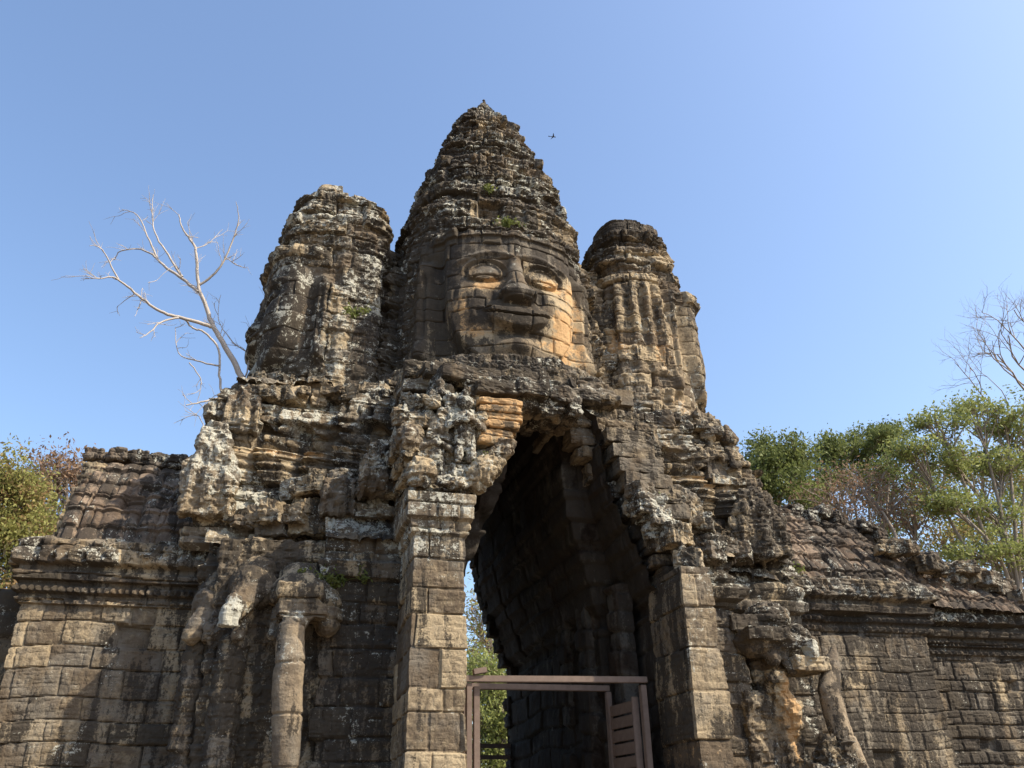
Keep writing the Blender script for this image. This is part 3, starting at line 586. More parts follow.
# ---- the corbelled passage
pz = [(0, 0), (5.2, 0), (5.3, .12), (6.1, .45), (7.1, .86), (8.0, .95), (8.6, 1.1), (9.4, 1.5)]
def corbel(P, s, z):
    off = .5*np.interp(np.floor(z/.38)*.38, *np.array(pz).T)+.5*np.interp(z, *np.array(pz).T); return off-.12*(z < 5.15)*ss(4.9, 4.95, z)
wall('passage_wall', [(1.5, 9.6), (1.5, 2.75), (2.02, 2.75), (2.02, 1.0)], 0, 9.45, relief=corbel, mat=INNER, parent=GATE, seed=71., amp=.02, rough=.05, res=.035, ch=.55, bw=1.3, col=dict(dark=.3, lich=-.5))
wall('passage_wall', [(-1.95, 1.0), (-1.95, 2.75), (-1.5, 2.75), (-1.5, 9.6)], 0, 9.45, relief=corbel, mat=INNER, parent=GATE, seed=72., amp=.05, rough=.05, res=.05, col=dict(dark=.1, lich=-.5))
# engaged columns and jambs inside
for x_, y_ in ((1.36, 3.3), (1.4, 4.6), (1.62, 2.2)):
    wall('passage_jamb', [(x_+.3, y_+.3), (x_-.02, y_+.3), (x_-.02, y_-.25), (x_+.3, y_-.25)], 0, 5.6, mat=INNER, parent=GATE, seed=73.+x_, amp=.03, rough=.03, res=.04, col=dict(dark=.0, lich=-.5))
wall('rear_face', [(5.8, 9.6), (1.5, 9.6)], 0, 9.4, parent=GATE, seed=74., res=.08); wall('rear_face', [(-1.5, 9.6), (-5.8, 9.6)], 0, 9.4, parent=GATE, seed=75., res=.08)
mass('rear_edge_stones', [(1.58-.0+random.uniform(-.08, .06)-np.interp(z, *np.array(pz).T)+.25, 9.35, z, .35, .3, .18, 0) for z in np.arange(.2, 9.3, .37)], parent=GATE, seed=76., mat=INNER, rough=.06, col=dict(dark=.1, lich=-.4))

# ---- wings
def wing_rel(P, s, z, z0=5.05):
    r = .05*np.sin(s*2*np.pi/.11)*g(z-(z0+.22), .045)+.03*np.sin(s*2*np.pi/.17)*g(z-(z0+.05), .04)
    r += .11*np.sqrt(np.abs(np.sin(s*np.pi/.27)))*ss(z0+.62, z0+.66, z)*ss(z0+1.12, z0+1.05, z)+.09*fbm(P, 4, 3, 2., ridged=True)*ss(z0+.6, z0+.7, z)
    return r
def wing_prof(b): return [(0, .5), (.9, .45), (1.0, .03), (b-.02, 0), (b, .07), (b+.08, .07), (b+.1, .03), (b+.16, .03), (b+.18, .13), (b+.27, .13), (b+.3, .08), (b+.36, .09), (b+.38, .20), (b+.5, .22), (b+.55, .14), (b+.66, .14), (b+.68, .20), (b+1.1, .06), (b+1.2, -.2)]
def wing_col(b):
    def f(P, M, A):
        z = P[:, 2]; M[:, 2] += .5*g(z-(b+.85), .22); M[:, 1] += .55*g(z-(b+.28), .25)+.2*g(z-(b+.9), .2)
        M[:, 0] += .28*g(z-(b-2.2), 1.2)*ss(-7.2, -8.6, P[:, 0]); M[:, 2] += .5*g(P[:, 0]+7.7, .35)*g(z-2.8, .15)
    return f
WC = dict(dark=-.02, lich=-.22, orange=-.62)
WING = part('left_wing' if 0 else 'wing')
wall('wall', [(-8.75, 7.6), (-8.75, 3), (-5.6, 3)], 0, 6.25, prof=wing_prof(5.05), relief=wing_rel, parent=WING, seed=81., amp=.016, rough=.016, ch=.40, bw=.62, res=.021, col=dict(WC, extra=wing_col(5.05)), chips=.006, stone_kw=dict(lost=.03, gw=.013, groove=.045, tilt=.02))
WING2 = part('wing')
wall('wall', [(5.55, 3), (9.32, 3), (9.32, 3.5)], 0, 6.25, prof=wing_prof(5.1), relief=lambda P, s, z: wing_rel(P, s, z, 5.1), parent=WING2, seed=82., amp=.014, rough=.02, ch=.40, bw=.7, res=.024, chips=.008, col=dict(WC, dark=.08, extra=wing_col(5.1)), stone_kw=dict(lost=.02, gw=.012, groove=.032, tilt=.02))
wall('wall', [(9.3, 3.5), (14.5, 3.5), (14.5, 7.6)], 0, 5.8, prof=wing_prof(4.75), relief=lambda P, s, z: wing_rel(P, s, z, 4.75), parent=WING2, seed=83., amp=.02, rough=.025, ch=.34, bw=.6, res=.028, chips=.012, stone_kw=dict(gw=.016), col=dict(WC, dark=.22, extra=wing_col(4.75)))
def roof(x0, x1, eave, ridge, yf, parent, seed, col, yr_=4.6, jag=0.):
    nu = int(abs(x1-x0)/.03); nv = 190; X = np.linspace(x0, x1, nu); t_ = np.linspace(0, 1, nv)
    rz = ridge(X); ez = eave(X); tt = np.where(t_ < .62, t_/.62, (1-t_)/.38)[None]; hgt = tt**.78
    y = np.where(t_ < .62, yf+(yr_-yf)*t_/.62, yr_+(7.2-yr_)*(t_-.62)/.38)[None]
    P0 = np.stack([X[:, None]+0*tt, y+0*X[:, None], ez[:, None]+(rz-ez)[:, None]*hgt], -1)
    def rel(P, s, v):
        vv = v/.44; row = np.floor(vv); sh = .025*(hsh(row, seed)-.5)
        rib = np.abs(np.sin((s+sh+.03*np.sin(v*2))*np.pi/.33)); r = .065*np.sqrt(rib)+.06*(vv-row)*-1+.05
        r += .06*np.sin(v*3+s)*fbm(P, .8, 2, seed); r += jag*np.floor(3*fbm(P, 1.1, 3, seed+4))/3
        return -r*-1
    o = curved('roof', P0, rel, ROOFM, parent, seed=seed, ch=.44, bw=.40, amp=.03, rough=.04, col=col, lost=.02)
    return o
RC = dict(dark=.0, lich=-.12, orange=-.35)
roof(-8.45, -5.7, lambda x: 6.1+0*x, lambda x: 8.28+0*x, 3.12, WING, 91., RC)
roof(5.5, 14.4, lambda x: np.interp(x, [5, 9.2, 9.8, 14.4], [6.1, 6.1, 5.7, 5.6]), lambda x: np.interp(x, [5, 8.6, 9.6, 10.6, 12.5, 14.4], [8.3, 8.2, 7.75, 7.3, 6.75, 6.2]), 3.15, WING2, 92., dict(RC, dark=.12, orange=-.15), jag=.09)
# gable ends
gb = mass('gable', courses([(3.1, 6.0), (7.2, 6.0), (4.9, 8.1), (4.3, 8.1)], -.2, .2, seed=12), parent=WING, seed=93., col=WC)
gb.matrix_world = Matrix.Translation((-8.35, 0, 0)) @ Matrix.Rotation(R(90), 4, 'Z')
# ridge stones
mass('ridge_stones', [(x, 4.6+random.uniform(-.06, .06), 8.34+random.uniform(-.04, .04), .19, .26, .15, random.uniform(-.1, .1)) for x in np.arange(-8.4, -5.8, .40)], mat=ROOFM, parent=WING, seed=94., rnd=1., col=dict(dark=.1, lich=.0))
mass('ridge_stones', [(x, 4.6+random.uniform(-.1, .1), float(np.interp(x, [5, 8.6, 9.6, 10.6, 12.5, 14.4], [8.33, 8.2, 7.8, 7.35, 6.8, 6.25]))+random.uniform(-.1, .12), .22, .28, .17, random.uniform(-.3, .3)) for x in np.arange(5.8, 14.3, .36)], mat=ROOFM, parent=WING2, seed=95., rnd=1., col=dict(dark=.1, lich=.1))
ledge('eave_stones', (-8.5, 3.02, 6.1), (-6.1, 3.02, 6.12), 22, .085, 96, dy=.05, dz=.05, col=dict(dark=.1, lich=.3), parent=WING)
ledge('eave_stones', (6.0, 3.0, 6.15), (9.3, 3.0, 6.1), 26, .09, 97, dy=.05, dz=.05, col=dict(dark=.1, lich=.3), parent=WING2); ledge('eave_stones', (9.5, 3.5, 5.75), (14.3, 3.5, 5.7), 40, .10, 98, dy=.06, dz=.06, col=dict(dark=.1, lich=.25), parent=WING2)
ledge('loose_roof_stones', (9.0, 3.7, 7.2), (12.8, 3.9, 6.3), 26, .2, 99, dy=.4, dz=.25, col=dict(dark=.05, lich=.2), parent=WING2)

# ---- leaf-shaped antefixes at the corners of the upper body
def antefix(x, y, z, w_, h, seed, lean=0., col=LC):
    p = [('e', (x, y, z+h*.42), (w_*.5, .16, h*.42)), ('e', (x, y+.02, z+h*.75), (w_*.3, .13, h*.3)), ('b', (x, y+.06, z+h*.08), (w_*.5, .2, h*.1))]
    p += [('e', (x+s_*w_*.36, y-.06, z+h*.32), (w_*.13, .12, h*.24)) for s_ in (-1, 1)]+[('r', (x, y-.12, z+h*.2), (x, y-.10, z+h*.66), w_*.10, w_*.07), ('e', (x, y-.14, z+h*.68), (w_*.11, .1, h*.08))]
    def gro(P): return .035*np.cos(((P[:, 0]-x)/w_)**2*40+(P[:, 2]-z)*3)
    return blob('antefix', p, STONE, GATE, seed=seed, rough=.05, carve=.05, col=col, extra_disp=gro)
antefix(-5.98, 2.35, 6.55, .98, 1.75, 101., col=dict(dark=-.15, lich=.36)); antefix(-5.6, 2.6, 8.35, .8, .95, 102.)
antefix(4.95, 2.05, 6.35, 1.35, 1.45, 103., col=dict(dark=.15, lich=.02)); antefix(5.4, 2.5, 6.2, .7, 1.4, 104., col=dict(dark=.05, lich=.15)); antefix(2.95, 1.3, 6.2, .8, 1.15, 105., col=dict(dark=.1, lich=.2))
antefix(-3.0, 1.5, 6.9, .8, 1.0, 106.); antefix(-3.7, 1.9, 6.6, .7, .9, 107.)
# praying figures standing on the upper cornice
def worshipper(x, y, z, h, seed, turn=0.):
    k = h; c, s_ = math.cos(turn), math.sin(turn); q = lambda a, b, cc: (x+(a*c-b*s_)*k, y+(a*s_+b*c)*k, z+cc*k)
    p = [('e', q(0, 0, .80), (.135*k, .14*k, .155*k)), ('r', q(0, .01, .92), q(0, .01, 1.03), .09*k, .04*k), ('e', q(0, -.14, .79), (.03*k, .03*k, .045*k)), ('r', q(0, 0, .58), q(0, 0, .72), .09*k, .08*k),
         ('e', q(0, 0, .45), (.23*k, .15*k, .17*k)), ('b', q(0, .02, .14), (.20*k, .15*k, .16*k), turn)]
    for d in (-1, 1): p += [('r', q(d*.24, 0, .52), q(d*.27, -.06, .27), .07*k, .06*k), ('r', q(d*.27, -.06, .27), q(d*.03, -.22, .36), .06*k, .045*k), ('e', q(d*.14, 0, .80), (.03*k, .04*k, .08*k))]
    return blob('praying_figure', p, STONE, GATE, voxel=.025, rough=.025, carve=.02, chips=.010, seed=seed, col=dict(dark=.05, lich=.12, orange=-.3))
for k, (x, y, z, h, tn) in enumerate(((4.45, 2.75, 8.2, 1.30, .2), (5.02, 2.85, 8.1, 1.45, .9), (5.35, 3.9, 8.15, 1.25, 1.2), (5.4, 5.0, 8.1, 1.15, 1.5))): worshipper(x, y, z, h, 110.+k, tn)
blob('figure_bench', [('b', (4.9, 2.95, 8.15), (.6, .45, .12)), ('b', (5.2, 4.0, 8.1), (.4, 1.3, .14)), ('e', (5.45, 4.2, 7.95), (.3, .8, .25))], STONE, GATE, seed=121., col=dict(dark=.0, lich=.05, orange=.1), rough=.05, carve=.03)

# ---- three-headed elephants at the corners
EC = dict(dark=.0, lich=-.05, orange=-.5)
def tip(P, M, A): M[:, 2] += 1.3*g(np.linalg.norm(P-np.array([-5.3, 1.05, 4.5]), axis=1), .28)+.9*g(np.linalg.norm(P-np.array([-4.25, .95, 4.5]), axis=1), .2)
E1 = part('elephant')
blob('head', [('e', (-4.2, 1.55, 5.0), (.52, .55, .42)), ('b', (-4.25, 1.15, 4.95), (.36, .3, .13)), ('b', (-4.2, 1.2, 4.66), (.38, .3, .12), .05), ('e', (-4.28, 1.0, 4.48), (.2, .2, .17)), ('e', (-3.75, 1.5, 4.75), (.26, .3, .42)),
              ('e', (-3.75, 1.2, 4.5), (.16, .2, .2)), ('e', (-4.2, 1.7, 5.35), (.4, .4, .25)), ('r', (-4.55, 1.5, 4.7), (-4.62, 1.3, 4.3), .12, .08)], STONE, E1, chips=.006, seed=131., rough=.03, col=dict(EC, extra=tip),
     extra_disp=lambda P: -.05*g((P[:, 2]-4.82), .025)-.05*g(P[:, 2]-4.57, .02))
blob('head', [('e', (-5.0, 1.75, 5.15), (.42, .5, .42)), ('e', (-4.95, 1.9, 5.5), (.4, .4, .25)), ('r', (-5.05, 1.5, 5.0), (-5.28, 1.15, 4.62), .27, .17), ('b', (-5.3, 1.1, 4.52), (.13, .12, .14), .4), ('r', (-5.0, 1.6, 4.8), (-5.15, 1.4, 4.3), .14, .1)], STONE, E1, chips=.006, seed=132., rough=.03, col=dict(EC, extra=tip))
blob('head', [('e', (-5.6, 2.2, 4.95), (.36, .5, .36)), ('r', (-5.6, 2.0, 4.85), (-5.85, 1.75, 4.35), .25, .16)], STONE, E1, chips=.006, seed=133., rough=.03, col=dict(dark=.15, lich=-.02))
blob('trunk', [('r', (-4.33, 1.0, 4.36), (-4.30, 1.0, 3.5), .21, .235), ('r', (-4.30, 1.0, 3.5), (-4.22, .98, 2.2), .235, .195), ('r', (-4.22, .98, 2.2), (-4.2, .98, 1.2), .215, .19), ('e', (-4.2, .98, 1.0), (.5, .45, .3)), ('e', (-4.2, .98, 1.35), (.35, .35, .2))], TRUNKM, E1, seed=134., chips=0, rough=.022, carve=.008, col=dict(dark=-.22, lich=-.15, orange=-.25),
     extra_disp=lambda P: -.035*g(P[:, 2]-3.85-.1*P[:, 0]-.42, .02)-.03*g(P[:, 2]-3.1, .015)-.03*g(P[:, 2]-2.35, .03))
blob('trunk', [('r', (-5.2, 1.65, 4.2), (-5.25, 1.6, .8), .26, .24), ('e', (-5.25, 1.6, .8), (.45, .4, .3))], STONE, E1, seed=135., rough=.03, col=dict(dark=.15, lich=-.1))
blob('trunk', [('r', (-5.75, 1.95, 4.2), (-5.8, 1.9, .8), .22, .22), ('e', (-5.8, 1.9, .8), (.45, .4, .3))], STONE, E1, seed=136., rough=.03, col=dict(dark=.15, lich=-.1))
blob('carved_body', [('b', (-4.6, 2.05, 3.0), (1.0, .4, 3.0)), ('b', (-4.7, 1.95, 4.4), (1.0, .35, .15)), ('e', (-5.4, 2.2, 5.1), (.5, .5, .5))], STONE, E1, seed=137., rough=.05, carve=.03, col=dict(dark=.14, lich=-.1))
E2 = part('elephant')
tipr = lambda P, M, A: (M.__setitem__((slice(None), 2), M[:, 2]+1.3*g(np.linalg.norm(P-np.array([4.95, .95, 4.28]), axis=1), .26)+.5*g(np.linalg.norm(P-np.array([3.95, 1.2, 4.6]), axis=1), .25)))
blob('head', [('e', (4.1, 1.45, 4.42), (.46, .45, .24)), ('b', (4.15, 1.3, 4.56), (.42, .4, .13), -.1), ('r', (4.3, 1.2, 4.42), (4.78, 1.0, 4.42), .2, .13), ('b', (4.93, .95, 4.3), (.10, .13, .17), .3), ('b', (3.95, 1.75, 4.85), (.35, .35, .16), .1), ('r', (4.45, 1.2, 4.3), (4.6, 1.15, 3.95), .12, .08), ('e', (4.25, 1.15, 4.15), (.15, .15, .14))], STONE, E2, chips=.012, seed=141., rough=.03, col=dict(dark=.2, lich=-.05, extra=tipr))
blob('head', [('e', (4.6, 1.75, 4.95), (.45, .5, .35)), ('e', (4.9, 1.8, 4.5), (.4, .4, .3)), ('e', (5.3, 2.0, 4.6), (.3, .4, .4))], STONE, E2, chips=.02, seed=142., rough=.04, col=dict(dark=.1, lich=.05))
blob('ledge_slab', [('b', (4.92, 1.35, 4.05), (.38, .45, .14), .05)], STONE, E2, seed=143., rough=.02, col=dict(dark=-.1, lich=.1, green=.2))
blob('trunk', [('r', (5.56, 1.12, 4.42), (5.40, 1.1, 4.0), .035, .15), ('r', (5.40, 1.1, 4.0), (5.22, 1.05, 3.6), .15, .20), ('r', (5.22, 1.05, 3.6), (5.28, 1.0, 2.85), .20, .20), ('r', (5.28, 1.0, 2.85), (5.5, .95, 2.2), .20, .17), ('r', (5.5, .95, 2.2), (5.55, .95, 1.0), .17, .17), ('e', (5.5, .95, .9), (.45, .4, .3))], TRUNKM, E2, seed=144., chips=0, rough=.022, carve=.008, col=dict(dark=-.25, lich=-.15, orange=-.2), extra_disp=lambda P: -.03*g(P[:, 2]-2.83, .02)-.025*g(P[:, 2]-3.5, .015))
def ecol(P, M, A): M[:, 0] += .9*g(P[:, 0]-4.45, .18)*ss(4.4, 4.0, P[:, 2])
blob('carved_body', [('b', (4.4, 2.0, 2.2), (.35, .5, 2.2)), ('r', (4.45, 1.45, 4.0), (4.4, 1.4, 1.5), .2, .26), ('e', (4.35, 1.3, 3.7), (.22, .2, .25)), ('e', (4.5, 1.25, 3.2), (.2, .2, .4)), ('b', (4.2, 1.75, 2.0), (.5, .4, 1.6))], STONE, E2, seed=145., rough=.06, carve=.05, col=dict(dark=.0, lich=-.2, orange=-.3, extra=ecol))
blob('lotus_bundle', [('e', (4.85, .85, 2.45), (.2, .2, .32)), ('e', (5.1, .8, 2.55), (.14, .18, .3)), ('e', (5.3, .85, 2.35), (.15, .15, .22)), ('e', (4.7, .95, 2.15), (.2, .2, .3)), ('b', (5.0, 1.1, 1.2), (.5, .4, 1.1))], STONE, E2, seed=146., rough=.08, carve=.09, col=dict(dark=-.1, lich=-.05))

for o in [GATE]:
    off = Vector(o.location)
    for c in o.children: c.location -= off

# ------------------------------------------------------------------ city wall beyond the left wing
cw = tag(empty('boundary_wall', (-12, 3.6, 0)), 'low dark block wall continuing past the end of the left wing', 'wall')
o_ = wall('wall_face', [(-30, 3.75), (-8.8, 3.75)], 0, 5.55, parent=cw, seed=151., amp=.05, rough=.04, res=.05, topjag=.2, col=dict(dark=.25, lich=-.1)); o_.location = -cw.location
o_ = core('wall_core', [(-30, -8.8, 3.95, 6.0, 0, 5.3)]); o_.parent = cw; o_.location = -cw.location
cw = tag(empty('boundary_wall', (22, 3.6, 0)), 'dark block wall continuing past the end of the right wing', 'wall')
o_ = wall('wall_face', [(14.5, 3.75), (34, 3.75)], 0, 5.2, parent=cw, seed=152., amp=.05, rough=.04, res=.07, topjag=.2, col=dict(dark=.25, lich=-.1)); o_.location = -cw.location
o_ = core('wall_core', [(14.5, 34, 3.95, 6.0, 0, 5.0)]); o_.parent = cw; o_.location = -cw.location

# ------------------------------------------------------------------ tubes, trees
def tube_mesh(paths, sides=6):
    V, F = [], []
    for pts, r0, r1 in paths:
        pts = np.array(pts, float); n = len(pts); t = np.gradient(pts, axis=0); t /= np.linalg.norm(t, axis=1, keepdims=True)+1e-9
        a = np.cross(t, [.31, .17, .93]); a /= np.linalg.norm(a, axis=1, keepdims=True)+1e-9; b = np.cross(t, a)
        r = np.linspace(r0, r1, n)[:, None]; k = len(V)*0+sum(len(v) for v in V)
        for j in range(sides):
            ang = 2*np.pi*j/sides; V.append(pts+r*(a*math.cos(ang)+b*math.sin(ang)))
        for j in range(sides):
            j2 = (j+1) % sides
            for i in range(n-1): F.append((k+j*n+i, k+j2*n+i, k+j2*n+i+1, k+j*n+i+1))
    return np.concatenate(V), np.array(F)
def smoothline(pts, k=4):
    pts = np.array(pts, float); n = len(pts); t = np.linspace(0, n-1, (n-1)*k+1); out = []
    for x in t:
        i = min(int(x), n-2); f = x-i; p0, p1, p2, p3 = pts[max(i-1, 0)], pts[i], pts[i+1], pts[min(i+2, n-1)]
        out.append(.5*(2*p1+(p2-p0)*f+(2*p0-5*p1+4*p2-p3)*f*f+(3*p1-p0-3*p2+p3)*f**3))
    return np.array(out)
def twigs(p, d, L, r, depth, out, rr, up=.1, spread=.7, tips=None):
    n = 5; pts = [p]; d = np.array(d, float)
    for i in range(n):
        d = d+np.array([rr.gauss(0, .16), rr.gauss(0, .16), rr.gauss(0, .12)+up*.25]); d /= np.linalg.norm(d); pts.append(pts[-1]+d*L/n)
    out.append((pts, r, r*.55))
    if depth == 0:
        if tips is not None: tips.append(pts[-1])
        return
    for k in range(rr.choice((2, 3, 3))):
        q = pts[rr.randint(2, n)]; e = d+np.array([rr.gauss(0, spread), rr.gauss(0, spread), rr.gauss(0, spread*.6)]); e /= np.linalg.norm(e)
        twigs(q, e, L*rr.uniform(.55, .8), r*.55, depth-1, out, rr, up, spread, tips)
def leaves(centres, n, spread, size, seed):
    r = np.random.default_rng(seed); C_ = np.array(centres); idx = r.integers(0, len(C_), n); sp = np.array(spread)
    p = C_[idx]+r.normal(size=(n, 3))*sp; a = r.normal(size=(n, 3)); a /= np.linalg.norm(a, axis=1, keepdims=True)
    b = np.cross(a, r.normal(size=(n, 3))); b /= np.linalg.norm(b, axis=1, keepdims=True); s = size*r.uniform(.35, 1.6, n)[:, None]
    V = np.stack([p-a*s, p+b*s*.45, p+a*s, p-b*s*.45], 1).reshape(-1, 3); F = np.arange(4*n).reshape(-1, 4)
    cl = hsh(idx, seed); A = np.stack([np.clip(.35*r.random(n)+.65*cl, 0, 1), np.clip(.4*r.random(n)+.6*hsh(idx, seed+1), 0, 1), 0*cl], -1)
    return V, F, np.repeat(A, 4, 0)
def tree(name, label, base, blobs, mat, n, size, seed, group=None, dens=18, spread=.33, trunk_r=.3, bark=BARK, bare=0., flat=.7):
    """trunk with limbs to each crown mass, twigs, and leaf clusters at the twig ends"""
    rr = random.Random(seed); base = np.array(base, float); root = tag(empty(name, tuple(base)), label, 'tree', group); paths = []; tips = []
    top = np.mean([b[0] for b in blobs], 0); fork = base+(top-base)*.5; fork[2] = base[2]+(top[2]-base[2])*.55
    line = smoothline([base, base+(fork-base)*.5+np.array([rr.gauss(0, .3), rr.gauss(0, .3), 0]), fork]); paths.append((line, trunk_r, trunk_r*.7)); crown = []
    for c, rad in blobs:
        c = np.array(c, float); rad = np.array(rad, float); mid = (fork+c)/2+np.array([rr.gauss(0, .4), rr.gauss(0, .4), .3])
        paths.append((smoothline([fork+(base-fork)*rr.uniform(0, .25), mid, c-np.array([0, 0, rad[2]*.4])]), trunk_r*.5, trunk_r*.16))
        for k in range(dens):
            d = np.array([rr.gauss(0, 1), rr.gauss(0, 1), rr.gauss(0, 1)]); d /= np.linalg.norm(d); e = c+d*rad*rr.uniform(.55, 1.0)
            s0 = c-np.array([0, 0, rad[2]*.4]); s0 = s0+(mid-s0)*rr.uniform(0, .5); paths.append((smoothline([s0, (s0+e)/2+np.array([rr.gauss(0, .15), rr.gauss(0, .15), .15]), e], 3), trunk_r*.17, .016))
            for q in range(3):
                f = e+np.array([rr.gauss(0, 1), rr.gauss(0, 1), rr.gauss(0, .7)])*spread*1.2; paths.append(([e+(s0-e)*.2, (e+f)/2, f], .018, .006)); crown.append(f)
            crown.append(e)
    V, F = tube_mesh(paths, 5); V = V-base; mk('trunk', V, F, bark, root)
    V, F, A = leaves(np.array(crown)-base, n, (spread, spread, spread*flat), size, seed); mk('crown', V, F, mat, root, aux=A, smooth=False)
    return root

# green broad tree behind the right wing
def bl(px, py, Y, rx, rz, ry=None): p = at(px, py, Y); return (p, (rx, ry or rx, rz))
def gbase(px, Y): p = at(px, 600, Y); return (p[0], Y, 0)
TG = 'trees beyond the right wing'
tree('leafy_tree', 'rounded dense green tree just right of the gate towers, behind the tiled roof', gbase(775, 30), [bl(762, 462, 30, 1.5, 1.2), bl(790, 455, 30, 1.4, 1.1), bl(775, 490, 30, 2.2, 1.4), bl(800, 500, 31, 1.6, 1.4), bl(755, 485, 30, 1.2, 1.2), bl(780, 530, 30, 2.4, 1.6)], LEAF_DARK, 24000, .11, 201, TG)
tree('leafy_tree', 'green tree with an uneven top between the rounded tree and the feathery tree', gbase(850, 34), [bl(835, 455, 34, 1.8, 1.2), bl(865, 442, 34, 2.0, 1.2), bl(890, 440, 34, 1.6, 1.2), bl(850, 475, 34, 2.6, 1.6), bl(895, 480, 35, 2.4, 1.6), bl(815, 485, 34, 1.4, 1.2), bl(870, 520, 34, 3.0, 1.6)], LEAF_DARK, 28000, .11, 202, TG)
tree('russet_tree', 'russet brown half bare tree in front of the green ones', gbase(860, 26), [bl(835, 492, 26, 1.6, 1.0), bl(865, 485, 26, 1.5, .9), bl(890, 500, 26, 1.6, 1.1), bl(850, 520, 26, 1.8, 1.0), bl(915, 515, 26, 1.5, 1.2)], LEAF_RED, 4200, .085, 203, TG, spread=.5)
tree('feathery_tree', 'tall feathery light green tree with long bare limbs at the right edge', gbase(1010, 24), [bl(940, 425, 24, 1.5, .7), bl(975, 410, 24, 1.5, .7), bl(1005, 420, 24, 1.5, .8), bl(915, 450, 24, 1.4, .6), bl(955, 460, 24, 1.6, .7), bl(1000, 465, 24, 1.6, .8), bl(1030, 440, 24, 1.6, .9), bl(950, 500, 24, 1.6, .8), bl(995, 510, 24, 1.8, .9), bl(1035, 500, 25, 1.8, 1.), bl(980, 550, 24, 2., 1.), bl(1025, 560, 24, 2., 1.)], LEAF_LIGHT, 23000, .10, 204, TG, spread=.36, flat=.35, trunk_r=.30, dens=18)
tree('olive_tree', 'olive green tree filling the gap behind the feathery tree', gbase(960, 38), [bl(930, 480, 38, 2.4, 1.6), bl(980, 470, 38, 2.6, 1.6), bl(1030, 480, 38, 2.6, 1.6), bl(940, 530, 38, 2.8, 1.8), bl(990, 540, 38, 3., 2.), bl(1040, 550, 38, 3., 2.)], LEAF_MIX, 20000, .12, 205, TG, spread=.6)
# bare tree at the upper right
def bare(name, label, base, starts, seed, bark, group=None, trunk=None):
    rr = random.Random(seed); base = np.array(base, float); root = tag(empty(name, tuple(base)), label, 'tree', group); paths = []
    if trunk is not None: paths.append((smoothline([base]+trunk), .22, .10))
    for (p, d, L, r, dep) in starts: twigs(np.array(p, float), d, L, r, dep, paths, rr, .15, .55)
    V, F = tube_mesh(paths, 5); mk('trunk', V-base, F, bark, root); return root
p1 = at(1040, 430, 28); p0 = (p1[0]+.5, 28, 0)
bare('bare_tree', 'leafless twiggy tree rising above the feathery tree at the right edge', p0,
     [(at(1035, 400, 28), (-.8, 0, .6), 4.2, .08, 4), (at(1035, 380, 28), (-.7, .1, .6), 3.8, .07, 4), (at(1030, 420, 28), (-.9, 0, .35), 4.0, .07, 4), (at(1038, 365, 28), (-.5, 0, .8), 3.4, .07, 4), (at(1040, 340, 28), (-.4, 0, .9), 2.8, .06, 4), (at(1030, 390, 28), (-.9, 0, .5), 3.6, .06, 4)], 211, BARK,
     trunk=[(p1+np.array(p0))/2, p1, at(1040, 340, 28)])
# left side trees
TL = 'trees beyond the left wing'
tree('leafy_tree', 'yellow green tree at the left edge behind the low block wall', gbase(10, 26), [bl(-5, 480, 26, 1.3, 1.1), bl(20, 490, 26, 1.1, .9), bl(5, 520, 26, 1.6, 1.2), bl(32, 530, 26, .9, .9), bl(20, 560, 26, 1.6, 1.1), bl(-20, 540, 26, 1.8, 1.4), bl(10, 600, 26, 2., 1.2)], LEAF_MIX, 26000, .085, 221, TL)
tree('russet_tree', 'thin reddish half bare tree beside the tiled roof end of the left wing', gbase(62, 30), [bl(60, 468, 30, 1.1, .8), bl(74, 485, 30, 1.0, .8), bl(45, 475, 30, 1.0, .8), bl(62, 525, 30, 1.2, .8), bl(40, 510, 30, 1.0, 1.0), bl(82, 470, 30, .6, .6)], LEAF_RED, 3800, .10, 222, TL, spread=.45, dens=18)
# trees seen through the passage
TP = 'trees seen through the passage'
tree('leafy_tree', 'bright green bushy tree seen low through the gate passage', gbase(495, 22), [bl(485, 675, 22, 1., .8), bl(500, 700, 22, 1.2, 1.), bl(480, 725, 22, 1.2, 1.), bl(505, 745, 22, 1.4, 1.), bl(480, 770, 22, 1.4, 1.), bl(520, 790, 22, 1.6, 1.2), bl(530, 720, 22, 1.2, 1.2)], LEAF_LIGHT, 26000, .07, 231, TP)
tree('thin_tree', 'thin grey half bare tree behind the bright bush in the passage', gbase(490, 40), [bl(478, 620, 40, 1.6, 1.1), bl(500, 640, 40, 1.6, 1.1), bl(470, 655, 40, 1.6, 1.2), bl(515, 670, 40, 1.6, 1.2), bl(490, 600, 40, 1., .8), bl(500, 700, 40, 2., 1.6), bl(530, 730, 40, 2., 1.6)], LEAF_MIX, 4200, .12, 232, TP, spread=.7, dens=22)

